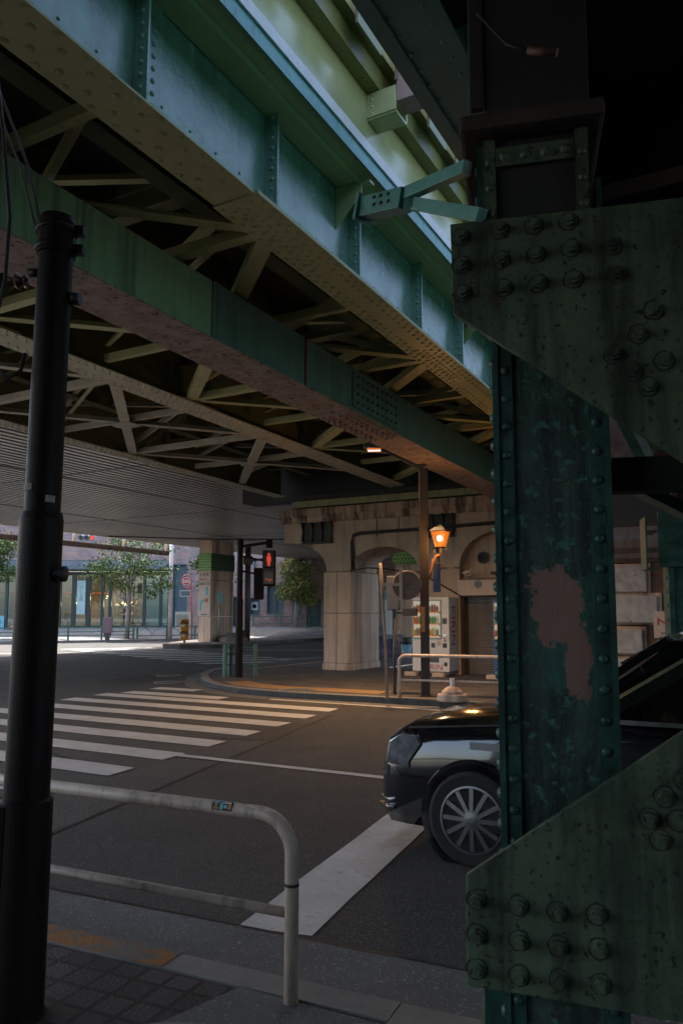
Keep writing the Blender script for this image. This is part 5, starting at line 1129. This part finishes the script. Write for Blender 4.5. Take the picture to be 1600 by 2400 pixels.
tree('thick-crowned street tree filling the far left edge', Vector((-23.6, 48.6, .15)), ([(0, 0, 0), (.1, 0, 2.5), (.2, 0, 6)], [.2, .16, .06]), [([(.1, 0, 2.6), (1.2, 0, 3.6), (2.2, -.2, 4.2)], [.08, .06, .03])],
     [(.6, 0, 5.4, 4, 2.0, 1.6, 1.0), (1.8, 0, 4.2, 2, 1.4, 1.1, .5), (0, 0, 3.6, 1, 1.2, 1, .5), (2.0, -.4, 6.0, 2, 1.4, 1.2, .6), (.9, -.3, 3.3, .6, .6, .5, .5)], 8000, M['leaf'], .09, 5)
tree('upright tree with yellowing leaves before the brick facade', Vector((-3.45, 59.2, .82)), ([(0, 0, 0), (0, 0, 1.6), (.05, 0, 3.2), (0, 0, 5)], [.22, .19, .13, .05]), [([(0, 0, 1.7), (.6, -.1, 2.2), (1.0, -.1, 2.6)], [.08, .05, .03]), ([(0, 0, 2.2), (-.7, .1, 3.2), (-.9, .1, 4)], [.08, .06, .03])],
     [(-.1, 0, 4.4, 4, 1.15, 1.0, .9), (.1, 0, 3.0, 4, 1.4, 1.1, .75), (-.3, 0, 2.4, 1.5, 1.1, .9, .35), (.9, -.1, 2.0, .8, .6, .5, .3), (.1, 0, 5.3, 1, .7, .7, .4)], 9000, M['leaf2'], .085, 8)
tree('slender tree mostly hidden behind the concrete pillar', Vector((-9.3, 54.0, .3)), ([(0, 0, 0), (0, 0, 3), (0, 0, 6)], [.14, .1, .04]), [], [(-.6, 0, 5.0, 1.2, .5, .5, .45), (-.2, 0, 3.5, 1, .5, .5, .3), (.9, 0, 4.3, 1.5, .8, .8, .9)], 1300, M['leaf'], .12, 9)

# ================================================================ BLACK CAR turning in from the right
car = thing('car', 'black taxi-like car coming out from behind the worn column', 'car', (.93, 5.56, .004), math.atan2(.4848, -.8746))
# local x forward, y to the driver's right, z up; the front axle is at the origin, near side at y = +0.0
def loft(b, secs):                        # secs: (x, [(y, z) ...]) mirrored on nothing
    rg = [[b.b.verts.new((x, y, z)) for y, z in pr] for x, pr in secs]; b.sm = True
    for a, c in zip(rg, rg[1:]):
        for k in range(len(a)): b.face([a[k], a[(k + 1) % len(a)], c[(k + 1) % len(c)], c[k]])
    b.sm = False; b.face(rg[0]); b.face(rg[-1][::-1])
Wd = 1.70; hw = Wd / 2
def sec(z0, z1, k, sh=.0):                # closed body section, k narrows it
    w_ = hw * k; return [(-w_ * .93, z0), (-w_, z0 + .14), (-w_ * 1.0, (z0 + z1) / 2), (-w_ * .985, z1 - .16), (-w_ * .93, z1 - .05), (-w_ * .72, z1), (-w_ * .3, z1 + .025), (w_ * .3, z1 + .025), (w_ * .72, z1), (w_ * .93, z1 - .05), (w_ * .985, z1 - .16), (w_, (z0 + z1) / 2), (w_, z0 + .14), (w_ * .93, z0)]
cc = thing('x', None, None); C.objects.unlink(cc); bpy.data.objects.remove(cc)
b = MB(); loft(b, [(.80, sec(.32, .62, .70)), (.77, sec(.24, .76, .84)), (.70, sec(.20, .86, .93)), (.55, sec(.20, .93, .985)), (.25, sec(.20, .985, 1)), (-.30, sec(.20, 1.03, 1)), (-.62, sec(.20, 1.06, 1)), (-3.2, sec(.20, 1.05, 1)), (-3.55, sec(.26, 1.0, .96)), (-3.65, sec(.36, .9, .9))])
CB = b
bmesh.ops.translate(b.b, verts=b.b.verts[:], vec=(0, -hw, 0))
body = b.obj('body', M['carblack'], car)
cut = []
for ax_ in (0, -2.75):                    # wheel arches: dark wells set proud of the side
    b = MB(); b.lathe([(.365, -.006), (.365, .002)], (0, 0, 0), 36, 'y'); o = b.obj('wheel_arch', M['black'], car, (ax_, .004, .32))
    b = MB(); b.lathe([(.395, .012), (.40, .022), (.372, .024), (.366, .012)], (0, 0, 0), 36, 'y'); o = b.obj('arch_lip', M['carblack'], car, (ax_, .026, .325))
for ax_ in (0, -2.75):
    for side in (0, 1):
        y0 = .02 if side == 0 else -Wd
        wh = thing('wheel_', None, None); wh.name = 'wheel'; wh.parent = car; wh.location = (ax_, y0, .32)
        b = MB(); b.lathe([(.225, -.03), (.30, -.035), (.322, -.02), (.325, .05), (.325, .16), (.30, .19), (.2, .19)], n=44, ax='y'); b.obj('tyre', M['rubber'], wh)
        b = MB(); b.lathe([(.228, -.030), (.232, -.038), (.218, -.040), (.210, -.01), (.20, .05)], n=40, ax='y')
        for k in range(12):
            a = 2 * math.pi * k / 12; c_, s_ = math.cos(a), math.sin(a)
            b.bar((c_ * .045, .036, s_ * .045), (c_ * .213, .024, s_ * .213), .030, .016, (0, 1, 0))
        b.lathe([(.06, -.035), (.055, -.045), (.02, -.05)], n=20, ax='y'); b.lathe([(.205, -.0), (.205, .01)], n=30, ax='y') if 0 else None
        for v in b.b.verts: v.co.y = v.co.y
        b.obj('rim', mat('dull_alloy', (.24, .24, .25), None, 5, .35, metal=.8), wh)
        MB().lathe([(.215, -.01), (.215, .0)], n=30, ax='y').obj('hub_back', M['black'], wh)
# cabin
b = MB()
gp = [(-.55, 1.045), (-1.28, 1.56), (-1.75, 1.66), (-3.0, 1.62), (-3.45, 1.35), (-3.58, 1.04)]
rf_ = MB(); loft(rf_, [(x, [(-w_ / 2 - hw, z), (w_ / 2 - hw, z), (w_ / 2 - hw - .06, z + .05), (-w_ / 2 - hw + .06, z + .05)]) for x, z, w_ in ((-1.22, 1.54, 1.32), (-1.5, 1.62, 1.36), (-2.2, 1.655, 1.36), (-3.0, 1.62, 1.34), (-3.25, 1.54, 1.30))]); rf_.obj('roof', M['carblack'], car, bevel=.012)
for s in (0, 1):
    def yy_(z): d = .05 + (z - 1.03) * .26; return -d if s == 0 else -Wd + d
    b = MB(); b.bar((-.50, yy_(1.02), 1.02), (-1.28, yy_(1.58), 1.58), .075, .05); b.obj('windscreen_pillar', M['carblack'] if s else M['chrome'] if 0 else M['carblack'], car)
    b = MB(); b.bar((-1.9, yy_(1.04), 1.04), (-1.9, yy_(1.6), 1.6), .09, .05, (1, 0, 0)); b.bar((-3.2, yy_(1.04), 1.04), (-3.1, yy_(1.58), 1.58), .16, .05, (1, 0, 0)); b.obj('door_pillar', M['carblack'], car)
    b = MB(); P4 = [(-.66, 1.05), (-1.32, 1.56), (-3.1, 1.58), (-3.2, 1.05)]
    b.hexa([(P4[0][0], yy_(1.05), 1.05), (P4[3][0], yy_(1.05), 1.05), (P4[3][0], yy_(1.05) - .006, 1.05), (P4[0][0], yy_(1.05) - .006, 1.05), (P4[1][0], yy_(1.57), 1.57), (P4[2][0], yy_(1.57), 1.57), (P4[2][0], yy_(1.57) - .006, 1.57), (P4[1][0], yy_(1.57) - .006, 1.57)]); b.obj('side_window', M['carglass'], car)
    b = MB(); b.bar((-.62, yy_(1.03) + (.012 if s == 0 else -.012), 1.045), (-3.2, yy_(1.03) + (.012 if s == 0 else -.012), 1.05), .02, .03); b.bar((-1.0, yy_(1.4) + .02, 1.415), (-1.3, yy_(1.58) + .02, 1.60), .015, .025); b.obj('window_trim', M['chrome'], car)
b = MB(); b.hexa([(-.52, -.10, 1.04), (-.52, -Wd + .10, 1.04), (-.53, -Wd + .10, 1.035), (-.53, -.10, 1.035), (-1.27, -.22, 1.56), (-1.27, -Wd + .22, 1.56), (-1.28, -Wd + .22, 1.555), (-1.28, -.22, 1.555)]); b.obj('windscreen', M['carglass'], car)
# lights, trim, mirror
for s in (0, 1):
    y0 = (lambda v: v) if s == 0 else (lambda v: -Wd - v)
    b = MB(); b.prism([(.805, .64), (.775, .80), (.66, .865), (.44, .86), (.40, .80), (.50, .66), (.60, .62)], -.36, -.012)
    for v in b.b.verts: v.co.x -= max(0, (v.co.y + .36)) * .30 if v.co.x > .6 else 0; v.co.y = v.co.y + (-.02 if v.co.x > .6 else .012)
    if s: 
        for v in b.b.verts: v.co.y = -Wd - v.co.y
    hl = b.obj('headlight', M['headl'], car, bevel=.01)
    b = MB(); b.ball((.62, y0(-.16), .76), .065, 14, 8); b.ball((.55, y0(-.08), .74), .045, 12, 6); b.obj('reflector', M['chrome'], hl)
    b = MB()
    for zz in (.68, .725, .79): b.bar((.79, y0(-.30), zz), (.60, y0(-.02), zz + .012), .012, .012)
    b.obj('light_strip', M['chrome'], hl)
    b = MB(); b.bar((.80, y0(-.18), .30), (.66, y0(-.03), .30), .05, .035); b.bar((.80, y0(-.18), .36), (.66, y0(-.03), .36), .03, .02); b.obj('bumper_trim', M['chrome'], car)
    b = MB(); b.bar((.815, y0(-.34), .58), (.70, y0(-.06), .58), .03, .075); b.obj('bumper_corner', M['grey'], car)
    pass
b = MB(); b.box(.78, .80, -Wd / 2 - .5, -Wd / 2 + .5, .60, .74)
for k in range(5): b.box(.801, .812, -Wd / 2 - .5, -Wd / 2 + .5, .61 + k * .026, .622 + k * .026)
b.obj('grille', M['chrome'], car)
b = MB(); b.box(-.55, .02, .003, .012, .795, .845); b.obj('side_trim', M['grey'], car)
b = MB(); b.box(-.95, -.78, .004, .03, .84, .87); b.obj('door_handle', M['chrome'], car)
b = MB(); b.bar((.52, -.055, .905), (-.55, -.045, 1.0), .006, .012); b.bar((.72, -.10, .60), (.45, -.012, .60), .006, .01); b.obj('panel_gap', M['black'], car)
for x in (-.62, -1.9): b = MB(); b.box(x - .004, x + .004, .0005, .004, .30, 1.0); b.obj('door_gap', M['black'], car)
